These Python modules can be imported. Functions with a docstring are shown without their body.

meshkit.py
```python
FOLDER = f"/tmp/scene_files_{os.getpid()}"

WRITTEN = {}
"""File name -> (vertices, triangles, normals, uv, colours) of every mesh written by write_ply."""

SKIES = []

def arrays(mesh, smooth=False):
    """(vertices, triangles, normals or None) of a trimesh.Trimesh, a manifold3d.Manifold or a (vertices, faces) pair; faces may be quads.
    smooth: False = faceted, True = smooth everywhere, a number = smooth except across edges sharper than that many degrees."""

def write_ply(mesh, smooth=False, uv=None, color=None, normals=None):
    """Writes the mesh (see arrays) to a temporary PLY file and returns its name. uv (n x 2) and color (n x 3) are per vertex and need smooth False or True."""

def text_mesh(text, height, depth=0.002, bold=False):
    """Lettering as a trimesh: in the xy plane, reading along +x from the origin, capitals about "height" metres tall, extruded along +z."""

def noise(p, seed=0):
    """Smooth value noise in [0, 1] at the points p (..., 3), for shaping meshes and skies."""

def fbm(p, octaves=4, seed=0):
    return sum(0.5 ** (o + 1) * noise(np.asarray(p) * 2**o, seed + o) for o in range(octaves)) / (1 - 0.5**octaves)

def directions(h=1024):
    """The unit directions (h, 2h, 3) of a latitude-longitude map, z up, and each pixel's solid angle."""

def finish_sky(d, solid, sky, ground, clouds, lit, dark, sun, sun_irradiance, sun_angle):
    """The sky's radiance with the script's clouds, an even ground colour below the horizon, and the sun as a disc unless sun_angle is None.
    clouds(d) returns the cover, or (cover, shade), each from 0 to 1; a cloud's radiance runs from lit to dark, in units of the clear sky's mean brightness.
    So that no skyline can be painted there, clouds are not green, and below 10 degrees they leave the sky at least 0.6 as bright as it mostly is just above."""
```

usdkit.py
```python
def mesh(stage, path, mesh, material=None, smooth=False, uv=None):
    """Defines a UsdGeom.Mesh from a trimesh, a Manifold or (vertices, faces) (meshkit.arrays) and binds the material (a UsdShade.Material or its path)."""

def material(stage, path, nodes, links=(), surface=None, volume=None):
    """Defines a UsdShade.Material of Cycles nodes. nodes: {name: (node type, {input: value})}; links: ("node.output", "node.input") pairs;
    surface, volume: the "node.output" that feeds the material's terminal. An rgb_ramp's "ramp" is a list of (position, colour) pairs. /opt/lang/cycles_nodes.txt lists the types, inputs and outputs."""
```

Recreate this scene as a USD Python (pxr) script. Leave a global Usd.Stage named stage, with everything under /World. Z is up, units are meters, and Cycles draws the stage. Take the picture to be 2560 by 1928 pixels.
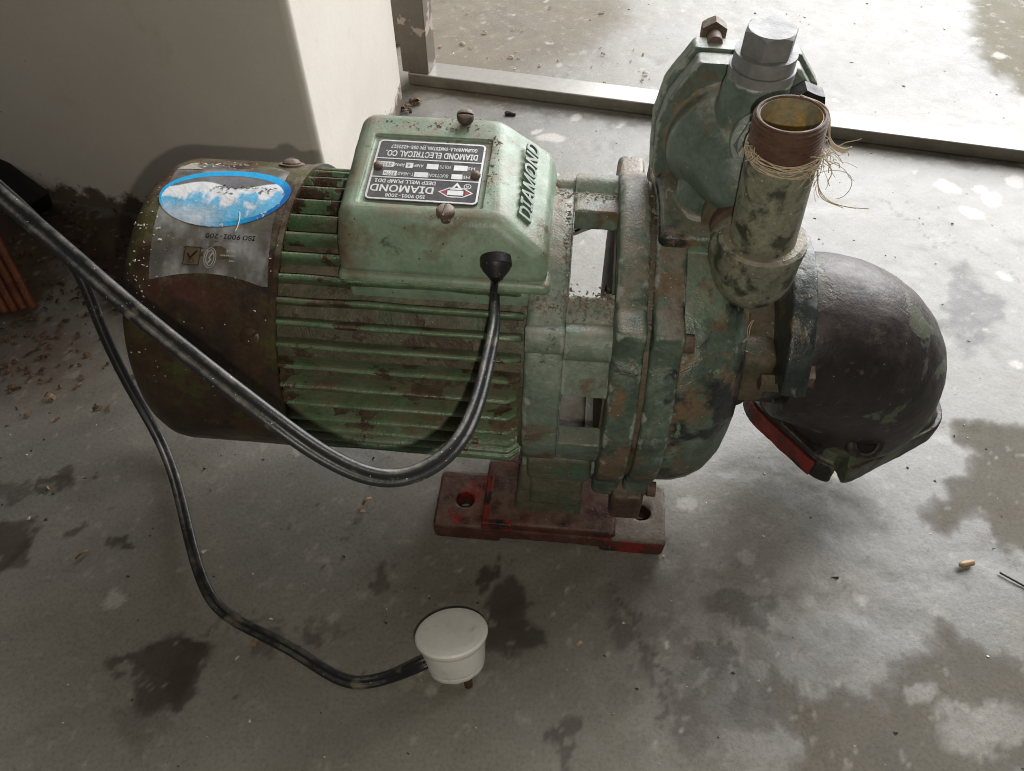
import math, numpy as np, trimesh, usdkit, meshkit
import manifold3d as m3
from meshkit import noise, fbm
from pxr import Usd, UsdGeom, UsdLux, UsdShade, Gf, Sdf, Vt

stage = Usd.Stage.CreateInMemory()
UsdGeom.SetStageUpAxis(stage, UsdGeom.Tokens.z)
UsdGeom.SetStageMetersPerUnit(stage, 1.0)
UsdGeom.Xform.Define(stage, '/World')
UsdGeom.Scope.Define(stage, '/World/Looks')
T = Sdf.ValueTypeNames

# ---------------------------------------------------------------- camera, light, exposure
CAM_H, PITCH, FOCAL = 0.470, 51.2, 27.26
cam = UsdGeom.Camera.Define(stage, '/World/camera')
cam.AddTranslateOp().Set((0, 0, CAM_H))
cam.AddRotateXOp().Set(90 - PITCH)
cam.CreateFocalLengthAttr(FOCAL); cam.CreateHorizontalApertureAttr(36.0); cam.CreateVerticalApertureAttr(36.0 * 771 / 1024)
cam.CreateClippingRangeAttr(Gf.Vec2f(0.01, 50))
cam.CreateExposureAttr(0.0)

def rect_light(name, pos, target, w, h, inten, color):
    l = UsdLux.RectLight.Define(stage, '/World/' + name)
    l.CreateWidthAttr(w); l.CreateHeightAttr(h); l.CreateIntensityAttr(inten); l.CreateColorAttr(color)
    m = Gf.Matrix4d().SetLookAt(Gf.Vec3d(*pos), Gf.Vec3d(*target), Gf.Vec3d(0, 0, 1)).GetInverse()
    l.AddTransformOp().Set(m)
    return l
# daylight coming in through the open doorway
rect_light('doorway_daylight', (1.75, 2.8, 1.75), (0.40, 0.75, 0.0), 3.2, 3.0, 9.6, (0.985, 0.985, 1.0))
# the phone's own lamp beside the lens
fl = UsdLux.SphereLight.Define(stage, '/World/phone_lamp')
fl.CreateRadiusAttr(0.0035); fl.CreateIntensityAttr(4600.0); fl.CreateColorAttr((1.0, 0.93, 0.80))
fl.AddTranslateOp().Set((0.011, -0.020, CAM_H - 0.017))
# dim light of the room behind the camera
dome = UsdLux.DomeLight.Define(stage, '/World/sky')
dm = usdkit.material(stage, '/World/Looks/room_glow', {'b': ('background_shader', {'color': (1.0, 0.95, 0.87), 'strength': 0.085})}, surface='b.background')
UsdShade.MaterialBindingAPI.Apply(dome.GetPrim()).Bind(dm)
dome.GetPrim().SetCustomDataByKey('kind', 'structure')

# ---------------------------------------------------------------- naming
used = {}
def numbered(parent, name):
    k = (parent, name); n = used.get(k, 0); used[k] = n + 1
    return name if n == 0 else f'{name}_{n:03d}'
def keys(p, label=None, cat=None, group=None, kind=None):
    for k, v in (('label', label), ('category', cat), ('group', group), ('kind', kind)):
        if v: p.SetCustomDataByKey(k, v)
    return p
def thing(name, label, cat, loc=(0, 0, 0), rz=0, group=None):
    x = UsdGeom.Xform.Define(stage, '/World/' + numbered('/World', name))
    x.AddTranslateOp().Set(Gf.Vec3d(*loc)); x.AddRotateZOp().Set(rz)
    return keys(x.GetPrim(), label, cat, group)
def obj(name, mesh, mat, parent=None, smooth=35, scale=1.0, label=None, kind=None, cols=None, **kw):
    base = str(parent.GetPath()) if parent else '/World'
    path = base + '/' + numbered(base, name)
    if isinstance(mesh, m3.Manifold):
        mm = mesh.to_mesh(); mesh = trimesh.Trimesh(mm.vert_properties[:, :3], mm.tri_verts, process=False)
    v, f = np.asarray(mesh.vertices, float), np.asarray(mesh.faces)
    if scale != 1.0: v = v * scale
    g = usdkit.mesh(stage, path, trimesh.Trimesh(v, f, process=False), M[mat], smooth=smooth)
    if cols:
        for k, (arr, ty) in cols.items():
            pv = UsdGeom.PrimvarsAPI(g).CreatePrimvar(k, T.Color3fArray if ty == 'c' else T.FloatArray, 'vertex')
            pv.Set(Vt.Vec3fArray.FromNumpy(np.asarray(arr, np.float32)) if ty == 'c' else Vt.FloatArray.FromNumpy(np.asarray(arr, np.float32)))
    return keys(g.GetPrim(), label, kw.get('cat'), kw.get('group'), kind)

# ---------------------------------------------------------------- materials
M = {}
def mat(name, nodes, links, surface='p.BSDF'):
    M[name] = usdkit.material(stage, '/World/Looks/' + name, nodes, links, surface=surface)
W = (1, 1, 1); K = (0, 0, 0); EDGED = set()
def curvature(t):
    """how far each vertex stands out of (or back from) its neighbours"""
    from scipy import sparse
    e = t.edges_unique; n = len(t.vertices); A_ = sparse.coo_matrix((np.ones(2 * len(e)), (np.r_[e[:, 0], e[:, 1]], np.r_[e[:, 1], e[:, 0]])), (n, n)).tocsr()
    d = np.maximum(np.asarray(A_.sum(1)).ravel(), 1); m = (A_ @ t.vertices) / d[:, None]; ln = np.linalg.norm(t.vertices[e[:, 0]] - t.vertices[e[:, 1]], axis=1).mean()
    c = np.einsum('ij,ij->i', t.vertex_normals, t.vertices - m) / ln
    for _ in range(2): c = .5 * c + .5 * (A_ @ c) / d
    return c
def worn(name, tones, chips=(), dust=None, rough=(0.35, 0.6), fine=0.25, bump=0.5, bscale=900, metallic=0.0, specks=None, tone_scale=60, spec=0.5, seed=0.0, edge=None, grime=None):
    """a surface with several paint tones, patches of other colours with their own shapes, settled dust (on the door rail, painted sheen) on faces that look up, specks and fine relief.
    chips: (colour, noise scale, threshold, softness); dust: (colour, threshold, amount)"""
    N = {'g': ('geometry', {}), 'mp': ('mapping', {'mapping_type': 'point', 'location': (seed * 1.7, seed * 2.3, seed)}),
         'n0': ('noise_texture', {'scale': tone_scale, 'detail': 6, 'roughness': 0.65}), 'r0': ('rgb_ramp', {'ramp': [(0.3 + 0.4 * i / max(1, len(tones) - 1), c) for i, c in enumerate(tones)]}),
         'nf': ('noise_texture', {'scale': 420, 'detail': 5, 'roughness': 0.7}), 'rf': ('rgb_ramp', {'ramp': [(0.3, (1 - fine,) * 3), (0.7, (1 + fine * 0.6,) * 3)]}),
         'mf': ('mix_color', {'blend_type': 'multiply', 'fac': 1.0, 'use_clamp': False}), 'p': ('principled_bsdf', {'metallic': metallic, 'specular_ior_level': spec})}
    L = [('g.position', 'mp.vector'), ('mp.vector', 'n0.vector'), ('n0.fac', 'r0.fac'), ('mp.vector', 'nf.vector'), ('nf.fac', 'rf.fac')]
    cur = 'r0.color'; masks = []
    for i, (c, sc, th, so) in enumerate(chips):
        N[f'cm{i}'] = ('mapping', {'mapping_type': 'point', 'location': (seed + 3.1 * i + 1, 0.7 * i, -1.3 * i)})
        N[f'cn{i}'] = ('noise_texture', {'scale': sc, 'detail': 7, 'roughness': 0.62, 'distortion': 0.3})
        N[f'cr{i}'] = ('rgb_ramp', {'ramp': [(th - so, K), (th + so, W)]})
        N[f'cx{i}'] = ('mix_color', {'a': K, 'b': c})
        L += [('g.position', f'cm{i}.vector'), (f'cm{i}.vector', f'cn{i}.vector'), (f'cn{i}.fac', f'cr{i}.fac'), (f'cr{i}.color', f'cx{i}.fac'), (cur, f'cx{i}.a')]
        cur = f'cx{i}.result'; masks.append(f'cr{i}.color')
    L += [(cur, 'mf.a'), ('rf.color', 'mf.b')]; cur = 'mf.result'
    if edge:
        EDGED.add(name)
    if edge:    # paint rubbed off along the edges, dust packed into the corners
        N |= {'at': ('attribute', {'attribute': 'curv'}), 'e1': ('map_range', {'from_min': 0.05, 'from_max': 0.28, 'to_min': 0.0, 'to_max': 0.42, 'clamp': True}), 'e2': ('map_range', {'from_min': -0.04, 'from_max': -0.20, 'to_min': 0.0, 'to_max': 0.42, 'clamp': True}),
              'en': ('noise_texture', {'scale': 95, 'detail': 6, 'roughness': 0.7}), 'ea': ('math', {'math_type': 'add'}), 'eb': ('math', {'math_type': 'add'}), 'er': ('rgb_ramp', {'ramp': [(0.62, K), (0.74, (0.8,) * 3)]}), 'es': ('rgb_ramp', {'ramp': [(0.60, K), (0.78, (0.85,) * 3)]}),
              'ex': ('mix_color', {'a': K, 'b': edge[0]}), 'ey': ('mix_color', {'a': K, 'b': edge[1]})}
        L += [('at.fac', 'e1.value'), ('at.fac', 'e2.value'), ('mp.vector', 'en.vector'), ('en.fac', 'ea.value1'), ('e1.result', 'ea.value2'), ('en.fac', 'eb.value1'), ('e2.result', 'eb.value2'), ('ea.value', 'er.fac'), ('eb.value', 'es.fac'),
              (cur, 'ey.a'), ('es.color', 'ey.fac'), ('ey.result', 'ex.a'), ('er.color', 'ex.fac')]
        cur = 'ex.result'
    if grime:   # splashes and dirt that have dried on near the floor
        gc, gh = grime
        N |= {'gs': ('separate_xyz', {}), 'gz': ('map_range', {'from_min': 0.0, 'from_max': gh, 'to_min': 0.36, 'to_max': -0.25, 'clamp': True}), 'gn': ('noise_texture', {'scale': 60, 'detail': 8, 'roughness': 0.7}), 'ga': ('math', {'math_type': 'add'}), 'gr': ('rgb_ramp', {'ramp': [(0.52, K), (0.66, (0.9,) * 3)]}), 'gx': ('mix_color', {'a': K, 'b': gc})}
        L += [('g.position', 'gs.vector'), ('gs.z', 'gz.value'), ('mp.vector', 'gn.vector'), ('gz.result', 'ga.value1'), ('gn.fac', 'ga.value2'), ('ga.value', 'gr.fac'), ('gr.color', 'gx.fac'), (cur, 'gx.a')]
        cur = 'gx.result'
    if dust:
        dc, th, am = dust
        N |= {'sx': ('separate_xyz', {}), 'dz': ('map_range', {'from_min': 0.05, 'from_max': 0.95, 'to_min': -0.28, 'to_max': 0.24, 'clamp': True}), 'dn': ('noise_texture', {'scale': 70, 'detail': 8, 'roughness': 0.7}),
              'da': ('math', {'math_type': 'add'}), 'dr': ('rgb_ramp', {'ramp': [(th - 0.10, K), (th + 0.10, (am,) * 3)]}), 'dx': ('mix_color', {'a': K, 'b': dc})}
        L += [('g.normal', 'sx.vector'), ('sx.z', 'dz.value'), ('mp.vector', 'dn.vector'), ('dz.result', 'da.value1'), ('dn.fac', 'da.value2'), ('da.value', 'dr.fac'), ('dr.color', 'dx.fac'), (cur, 'dx.a')]
        cur = 'dx.result'
    if specks:
        sc_, size, col, dens = specks
        N |= {'vo': ('voronoi_texture', {'scale': sc_, 'feature': 'f1'}), 'vs': ('math', {'math_type': 'less_than', 'value2': size}), 'vw': ('separate_xyz', {}), 'vt': ('math', {'math_type': 'less_than', 'value2': dens}),
              'vm': ('math', {'math_type': 'multiply'}), 'vx': ('mix_color', {'a': K, 'b': col})}
        L += [('mp.vector', 'vo.vector'), ('vo.distance', 'vs.value1'), ('vo.color', 'vw.vector'), ('vw.x', 'vt.value1'), ('vs.value', 'vm.value1'), ('vt.value', 'vm.value2'), ('vm.value', 'vx.fac'), (cur, 'vx.a')]
        cur = 'vx.result'
    N |= {'nr': ('noise_texture', {'scale': 130, 'detail': 5, 'roughness': 0.6}), 'rr': ('map_range', {'from_min': 0.3, 'from_max': 0.7, 'to_min': rough[0], 'to_max': rough[1], 'clamp': True}),
          'nb': ('noise_texture', {'scale': bscale, 'detail': 6, 'roughness': 0.6}), 'nb2': ('noise_texture', {'scale': bscale * 0.22, 'detail': 4, 'roughness': 0.6}), 'ba': ('math', {'math_type': 'add'}), 'b': ('bump', {'strength': bump * 0.6, 'distance': 0.0011})}
    L += [('mp.vector', 'nr.vector'), ('nr.fac', 'rr.value'), ('rr.result', 'p.roughness'), ('mp.vector', 'nb.vector'), ('mp.vector', 'nb2.vector'), ('nb.fac', 'ba.value1'), ('nb2.fac', 'ba.value2'), ('ba.value', 'b.height'), ('b.normal', 'p.normal'), (cur, 'p.base_color')]
    if masks:   # chipped places are lower than the paint
        N['bm'] = ('math', {'math_type': 'multiply_add', 'value2': -0.8}); L = [x for x in L if x != ('ba.value', 'b.height')] + [(masks[0], 'bm.value1'), ('ba.value', 'bm.value3'), ('bm.value', 'b.height')]
    mat(name, N, L)
GREEN = [(0.085, 0.165, 0.115), (0.135, 0.235, 0.170), (0.175, 0.285, 0.215)]
DGREEN = [(0.040, 0.060, 0.043), (0.082, 0.115, 0.083), (0.145, 0.18, 0.142)]
RUST = (0.055, 0.030, 0.016); MUD = (0.150, 0.105, 0.062); DUST = (0.26, 0.215, 0.165); DARK = (0.014, 0.016, 0.015)
worn('letter_paint', [(0.07, 0.11, 0.075), (0.10, 0.15, 0.105), (0.135, 0.185, 0.135)], [(RUST, 42, 0.665, 0.03), (MUD, 30, 0.64, 0.07)], (DUST, 0.74, 0.75), (0.32, 0.5), 0.16, 0.30, 700, specks=(330, 0.14, (0.03, 0.025, 0.02), 0.14))
worn('box_paint', [(0.165, 0.240, 0.160), (0.225, 0.308, 0.217), (0.28, 0.365, 0.27)], [(RUST, 42, 0.665, 0.03), (MUD, 30, 0.64, 0.07)], (DUST, 0.74, 0.75), (0.32, 0.5), 0.16, 0.30, 700, specks=(330, 0.14, (0.03, 0.025, 0.02), 0.14), edge=((0.2, 0.15, 0.1), (0.20, 0.155, 0.105)))
worn('fin_paint', [(0.062, 0.112, 0.052), (0.102, 0.175, 0.088), (0.165, 0.26, 0.152)], [(RUST, 34, 0.555, 0.012), (MUD, 26, 0.60, 0.06)], ((0.20, 0.16, 0.105), 0.72, 0.6), (0.22, 0.42), 0.3, 0.65, 700, specks=(420, 0.13, (0.3, 0.28, 0.22), 0.10), spec=0.7, seed=4)
worn('barrel_paint', [(0.055, 0.054, 0.030), (0.09, 0.082, 0.048), (0.14, 0.118, 0.075)], [(RUST, 60, 0.58, 0.03), ((0.07, 0.105, 0.055), 24, 0.56, 0.05)], ((0.20, 0.165, 0.11), 0.72, 0.7), (0.4, 0.65), 0.35, 0.7, 700, specks=(420, 0.13, (0.3, 0.28, 0.22), 0.15), seed=7)
worn('cast_paint', [(0.115, 0.15, 0.115), (0.17, 0.215, 0.17), (0.225, 0.275, 0.228)], [(DARK, 34, 0.66, 0.02), (MUD, 26, 0.60, 0.03), (DUST, 48, 0.68, 0.05)], (DUST, 0.72, 0.7), (0.32, 0.55), 0.25, 0.6, 700, specks=(380, 0.14, (0.42, 0.38, 0.32), 0.12), seed=2, edge=((0.34, 0.36, 0.32), (0.20, 0.155, 0.105)))
worn('flange_paint', DGREEN, [(MUD, 30, 0.57, 0.02), ((0.20, 0.27, 0.24), 36, 0.62, 0.04), (DARK, 28, 0.62, 0.02)], (DUST, 0.70, 0.7), (0.30, 0.5), 0.3, 0.6, 650, specks=(380, 0.14, (0.42, 0.38, 0.32), 0.10), seed=11, edge=((0.34, 0.36, 0.32), (0.20, 0.155, 0.105)))
worn('volute_paint', DGREEN, [(MUD, 22, 0.52, 0.02), ((0.016, 0.019, 0.021), 26, 0.535, 0.03), ((0.14, 0.20, 0.14), 26, 0.60, 0.012)], (DUST, 0.74, 0.6), (0.25, 0.45), 0.3, 0.55, 650, specks=(420, 0.13, (0.42, 0.38, 0.32), 0.10), seed=15, edge=((0.34, 0.36, 0.32), (0.20, 0.155, 0.105)))
worn('dark_flange', [(0.014, 0.018, 0.018), (0.028, 0.036, 0.034), (0.05, 0.06, 0.055)], [((0.11, 0.09, 0.05), 30, 0.60, 0.03), ((0.2, 0.25, 0.24), 50, 0.70, 0.03)], ((0.30, 0.31, 0.30), 0.78, 0.8), (0.28, 0.45), 0.3, 0.5, 650, specks=(420, 0.13, (0.5, 0.5, 0.48), 0.14), seed=18)
worn('plug_paint', [(0.075, 0.10, 0.08), (0.115, 0.15, 0.122), (0.16, 0.20, 0.168)], [(MUD, 30, 0.66, 0.04), (DARK, 24, 0.70, 0.04)], ((0.36, 0.37, 0.32), 0.66, 0.8), (0.30, 0.5), 0.2, 0.4, 600, specks=(380, 0.12, (0.5, 0.5, 0.45), 0.05), seed=21)
worn('tower_paint', [(0.075, 0.10, 0.08), (0.115, 0.15, 0.122), (0.16, 0.20, 0.168)], [(MUD, 30, 0.66, 0.04), (DARK, 24, 0.70, 0.04)], ((0.36, 0.37, 0.32), 0.66, 0.8), (0.30, 0.5), 0.2, 0.4, 600, specks=(380, 0.12, (0.5, 0.5, 0.45), 0.05), seed=21, edge=((0.34, 0.36, 0.32), (0.20, 0.155, 0.105)))
worn('cover_rust', [(0.024, 0.011, 0.008), (0.046, 0.025, 0.012), (0.070, 0.052, 0.019)], [((0.065, 0.026, 0.016), 24, 0.56, 0.05), ((0.060, 0.058, 0.016), 26, 0.57, 0.05), ((0.020, 0.012, 0.008), 30, 0.60, 0.04)], ((0.15, 0.13, 0.09), 0.78, 0.7), (0.30, 0.5), 0.3, 0.3, 800, specks=(330, 0.12, (0.5, 0.45, 0.38), 0.10), seed=26)
worn('galvanised', [(0.15, 0.155, 0.105), (0.225, 0.225, 0.16), (0.30, 0.285, 0.21)], [((0.055, 0.06, 0.042), 90, 0.56, 0.05), ((0.30, 0.27, 0.15), 60, 0.68, 0.05)], (DUST, 0.66, 0.7), (0.35, 0.6), 0.35, 0.55, 700, specks=(330, 0.16, (0.42, 0.40, 0.32), 0.22), metallic=0.15, seed=31)
worn('thread_rust', [(0.055, 0.028, 0.018), (0.10, 0.05, 0.03), (0.16, 0.085, 0.05)], [], (DUST, 0.8, 0.5), (0.45, 0.7), 0.35, 0.5, 900, seed=33)
worn('pipe_inside', [(0.16, 0.15, 0.09), (0.24, 0.22, 0.15), (0.32, 0.22, 0.09)], [((0.40, 0.25, 0.07), 70, 0.58, 0.05)], None, (0.4, 0.6), 0.3, 0.5, 600, seed=35)
worn('black_iron', [(0.014, 0.010, 0.009), (0.022, 0.016, 0.014), (0.034, 0.026, 0.023)], [((0.095, 0.11, 0.066), 25, 0.585, 0.010), ((0.008, 0.008, 0.009), 20, 0.58, 0.05)], ((0.075, 0.058, 0.050), 0.66, 0.75), (0.40, 0.56), 0.25, 0.45, 420, specks=(300, 0.10, (0.3, 0.28, 0.22), 0.05), seed=41, edge=((0.09, 0.075, 0.06), (0.20, 0.155, 0.105)))
worn('red_paint', [(0.10, 0.012, 0.008), (0.22, 0.022, 0.014), (0.34, 0.035, 0.02)], [((0.022, 0.012, 0.010), 42, 0.51, 0.05)], None, (0.4, 0.6), 0.3, 0.4, 600, seed=43)
worn('foot_paint', [(0.055, 0.014, 0.010), (0.10, 0.030, 0.022), (0.12, 0.065, 0.048)], [((0.27, 0.020, 0.014), 34, 0.585, 0.03), ((0.030, 0.016, 0.013), 26, 0.60, 0.04)], ((0.17, 0.115, 0.09), 0.74, 0.8), (0.45, 0.7), 0.35, 0.6, 600, specks=(360, 0.14, (0.4, 0.36, 0.3), 0.08), seed=47, edge=((0.16, 0.1, 0.075), (0.20, 0.155, 0.105)))
worn('foot_grey', [(0.17, 0.135, 0.105), (0.24, 0.20, 0.165), (0.30, 0.26, 0.215)], [((0.09, 0.06, 0.045), 36, 0.62, 0.05)], None, (0.5, 0.7), 0.25, 0.6, 600, seed=49)
worn('pedestal_paint', [(0.085, 0.085, 0.055), (0.13, 0.125, 0.085), (0.175, 0.16, 0.12)], [((0.085, 0.13, 0.085), 36, 0.58, 0.03), ((0.07, 0.035, 0.018), 40, 0.64, 0.03)], ((0.24, 0.2, 0.15), 0.72, 0.7), (0.45, 0.7), 0.3, 0.6, 600, specks=(360, 0.13, (0.45, 0.4, 0.33), 0.1), seed=55)
worn('muddy', [(0.075, 0.062, 0.036), (0.115, 0.09, 0.056), (0.16, 0.125, 0.085)], [((0.05, 0.085, 0.05), 40, 0.62, 0.03), ((0.055, 0.025, 0.012), 34, 0.66, 0.03)], None, (0.45, 0.7), 0.3, 0.6, 600, specks=(360, 0.13, (0.45, 0.4, 0.33), 0.1), seed=53)
worn('bolt_rust', [(0.045, 0.026, 0.018), (0.095, 0.058, 0.040), (0.16, 0.11, 0.08)], [], (DUST, 0.72, 0.7), (0.45, 0.7), 0.35, 0.6, 900, seed=57)
worn('dark_bolt', [(0.012, 0.010, 0.010), (0.025, 0.019, 0.017), (0.05, 0.035, 0.03)], [], None, (0.4, 0.6), 0.3, 0.5, 700, seed=59)
worn('steel', [(0.14, 0.14, 0.14), (0.20, 0.20, 0.198), (0.26, 0.26, 0.256)], [((0.30, 0.28, 0.25), 40, 0.68, 0.06)], None, (0.42, 0.55), 0.12, 0.25, 900, metallic=0.2, seed=61)
worn('rubber', [(0.012, 0.012, 0.013), (0.018, 0.018, 0.019)], [], ((0.12, 0.10, 0.08), 0.86, 0.6), (0.38, 0.5), 0.2, 0.2, 600, specks=(500, 0.12, (0.4, 0.36, 0.3), 0.05), seed=63)
worn('cable_black', [(0.015, 0.015, 0.016), (0.024, 0.024, 0.024)], [((0.13, 0.12, 0.085), 38, 0.62, 0.03)], ((0.17, 0.155, 0.13), 0.76, 0.6), (0.33, 0.46), 0.2, 0.25, 700, specks=(600, 0.15, (0.5, 0.46, 0.4), 0.12), seed=65)
worn('plug_white', [(0.74, 0.72, 0.67), (0.80, 0.78, 0.73), (0.84, 0.82, 0.77)], [((0.50, 0.44, 0.34), 60, 0.70, 0.10)], None, (0.33, 0.45), 0.05, 0.10, 500, seed=67)
worn('brass', [(0.10, 0.055, 0.025), (0.17, 0.10, 0.05)], [], None, (0.4, 0.6), 0.2, 0.3, 800, metallic=0.5, seed=69)
worn('wall_plaster', [(0.71, 0.655, 0.58), (0.75, 0.695, 0.62), (0.78, 0.73, 0.66)], [((0.60, 0.53, 0.43), 11, 0.66, 0.10), ((0.42, 0.36, 0.29), 60, 0.73, 0.02)], None, (0.55, 0.7), 0.05, 0.30, 120, tone_scale=9, spec=0.3, seed=71, grime=((0.10, 0.065, 0.042), 0.045))
worn('wall_dirt', [(0.035, 0.018, 0.010), (0.075, 0.040, 0.022), (0.13, 0.072, 0.042)], [], None, (0.6, 0.8), 0.35, 0.8, 500, seed=73)
worn('frame_paint', [(0.155, 0.13, 0.105), (0.175, 0.15, 0.12), (0.20, 0.17, 0.14)], [((0.46, 0.39, 0.33), 16, 0.60, 0.006)], None, (0.35, 0.5), 0.08, 0.2, 500, spec=0.5, seed=77.3)
worn('rail_paint', [(0.16, 0.145, 0.112), (0.19, 0.172, 0.135), (0.22, 0.20, 0.16)], [((0.45, 0.40, 0.34), 20, 0.69, 0.01)], ((0.40, 0.385, 0.35), 0.46, 0.9), (0.2, 0.3), 0.08, 0.06, 500, spec=0.8, seed=79)  # pale tone on upward faces paints in the bright reflection of the rail top
worn('wood', [(0.30, 0.19, 0.10), (0.42, 0.29, 0.17), (0.55, 0.41, 0.26)], [], None, (0.6, 0.8), 0.2, 0.3, 700, tone_scale=200, seed=81)
worn('chip_wood', [(0.15, 0.09, 0.045), (0.25, 0.16, 0.085), (0.33, 0.22, 0.13)], [], None, (0.6, 0.8), 0.3, 0.4, 700, tone_scale=260, seed=82)
worn('shaving', [(0.07, 0.035, 0.016), (0.13, 0.07, 0.034), (0.22, 0.13, 0.07)], [], None, (0.6, 0.8), 0.2, 0.3, 700, tone_scale=120, seed=83)
worn('red_wood', [(0.11, 0.030, 0.012), (0.20, 0.058, 0.022), (0.30, 0.095, 0.036)], [], None, (0.55, 0.75), 0.3, 0.4, 500, tone_scale=50, seed=85)
worn('dark_wood', [(0.010, 0.008, 0.007), (0.02, 0.014, 0.011)], [], None, (0.6, 0.8), 0.3, 0.4, 500, seed=86)
worn('grit_dust', [(0.10, 0.075, 0.055), (0.20, 0.16, 0.12), (0.34, 0.29, 0.24)], [], None, (0.7, 0.9), 0.3, 0.3, 900, tone_scale=500, seed=87)
worn('grit_dark', [(0.02, 0.016, 0.012), (0.06, 0.045, 0.03)], [], None, (0.7, 0.9), 0.3, 0.3, 900, tone_scale=500, seed=89)
worn('hemp', [(0.38, 0.29, 0.19), (0.52, 0.42, 0.30), (0.62, 0.53, 0.40)], [], None, (0.7, 0.85), 0.2, 0.2, 900, tone_scale=400, seed=91)
worn('flake_white', [(0.55, 0.50, 0.42), (0.68, 0.63, 0.55)], [], None, (0.5, 0.7), 0.1, 0.2, 900, tone_scale=300, seed=93)
worn('plate_black', [(0.045, 0.045, 0.05), (0.065, 0.064, 0.068)], [((0.30, 0.29, 0.28), 70, 0.665, 0.02)], ((0.2, 0.17, 0.14), 0.90, 0.5), (0.2, 0.34), 0.2, 0.06, 900, spec=0.7, seed=95)
worn('plate_silver', [(0.62, 0.62, 0.62), (0.75, 0.75, 0.75)], [((0.12, 0.11, 0.10), 90, 0.67, 0.02)], None, (0.30, 0.42), 0.08, 0.06, 900, metallic=0.6, seed=97)
mat('plate_red', {'p': ('principled_bsdf', {'base_color': (0.45, 0.02, 0.03), 'roughness': 0.35})}, [])
mat('hole_black', {'p': ('principled_bsdf', {'base_color': (0.006, 0.007, 0.006), 'roughness': 0.8})}, [])
mat('print_black', {'p': ('principled_bsdf', {'base_color': (0.02, 0.018, 0.016), 'roughness': 0.4})}, [])
mat('print_gold', {'p': ('principled_bsdf', {'base_color': (0.20, 0.15, 0.085), 'roughness': 0.4})}, [])
mat('print_white', {'p': ('principled_bsdf', {'base_color': (0.55, 0.53, 0.5), 'roughness': 0.4})}, [])
# printed film: colour per vertex (flat print), see-through where there is no ink
mat('sticker_print', {'a': ('attribute', {'attribute': 'ink'}), 'o': ('attribute', {'attribute': 'cover'}), 'g': ('geometry', {}), 'n': ('noise_texture', {'scale': 110, 'detail': 4, 'roughness': 0.55}), 'b': ('bump', {'strength': 0.7, 'distance': 0.0016}),
    'p': ('principled_bsdf', {'roughness': 0.16, 'specular_ior_level': 0.6}), 't': ('transparent_bsdf', {'color': (0.93, 0.93, 0.93)}), 'm': ('mix_closure', {})},
    [('a.color', 'p.base_color'), ('g.position', 'n.vector'), ('n.fac', 'b.height'), ('b.normal', 'p.normal'), ('o.fac', 'm.fac'), ('t.BSDF', 'm.closure1'), ('p.BSDF', 'm.closure2')], 'm.closure')
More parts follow.
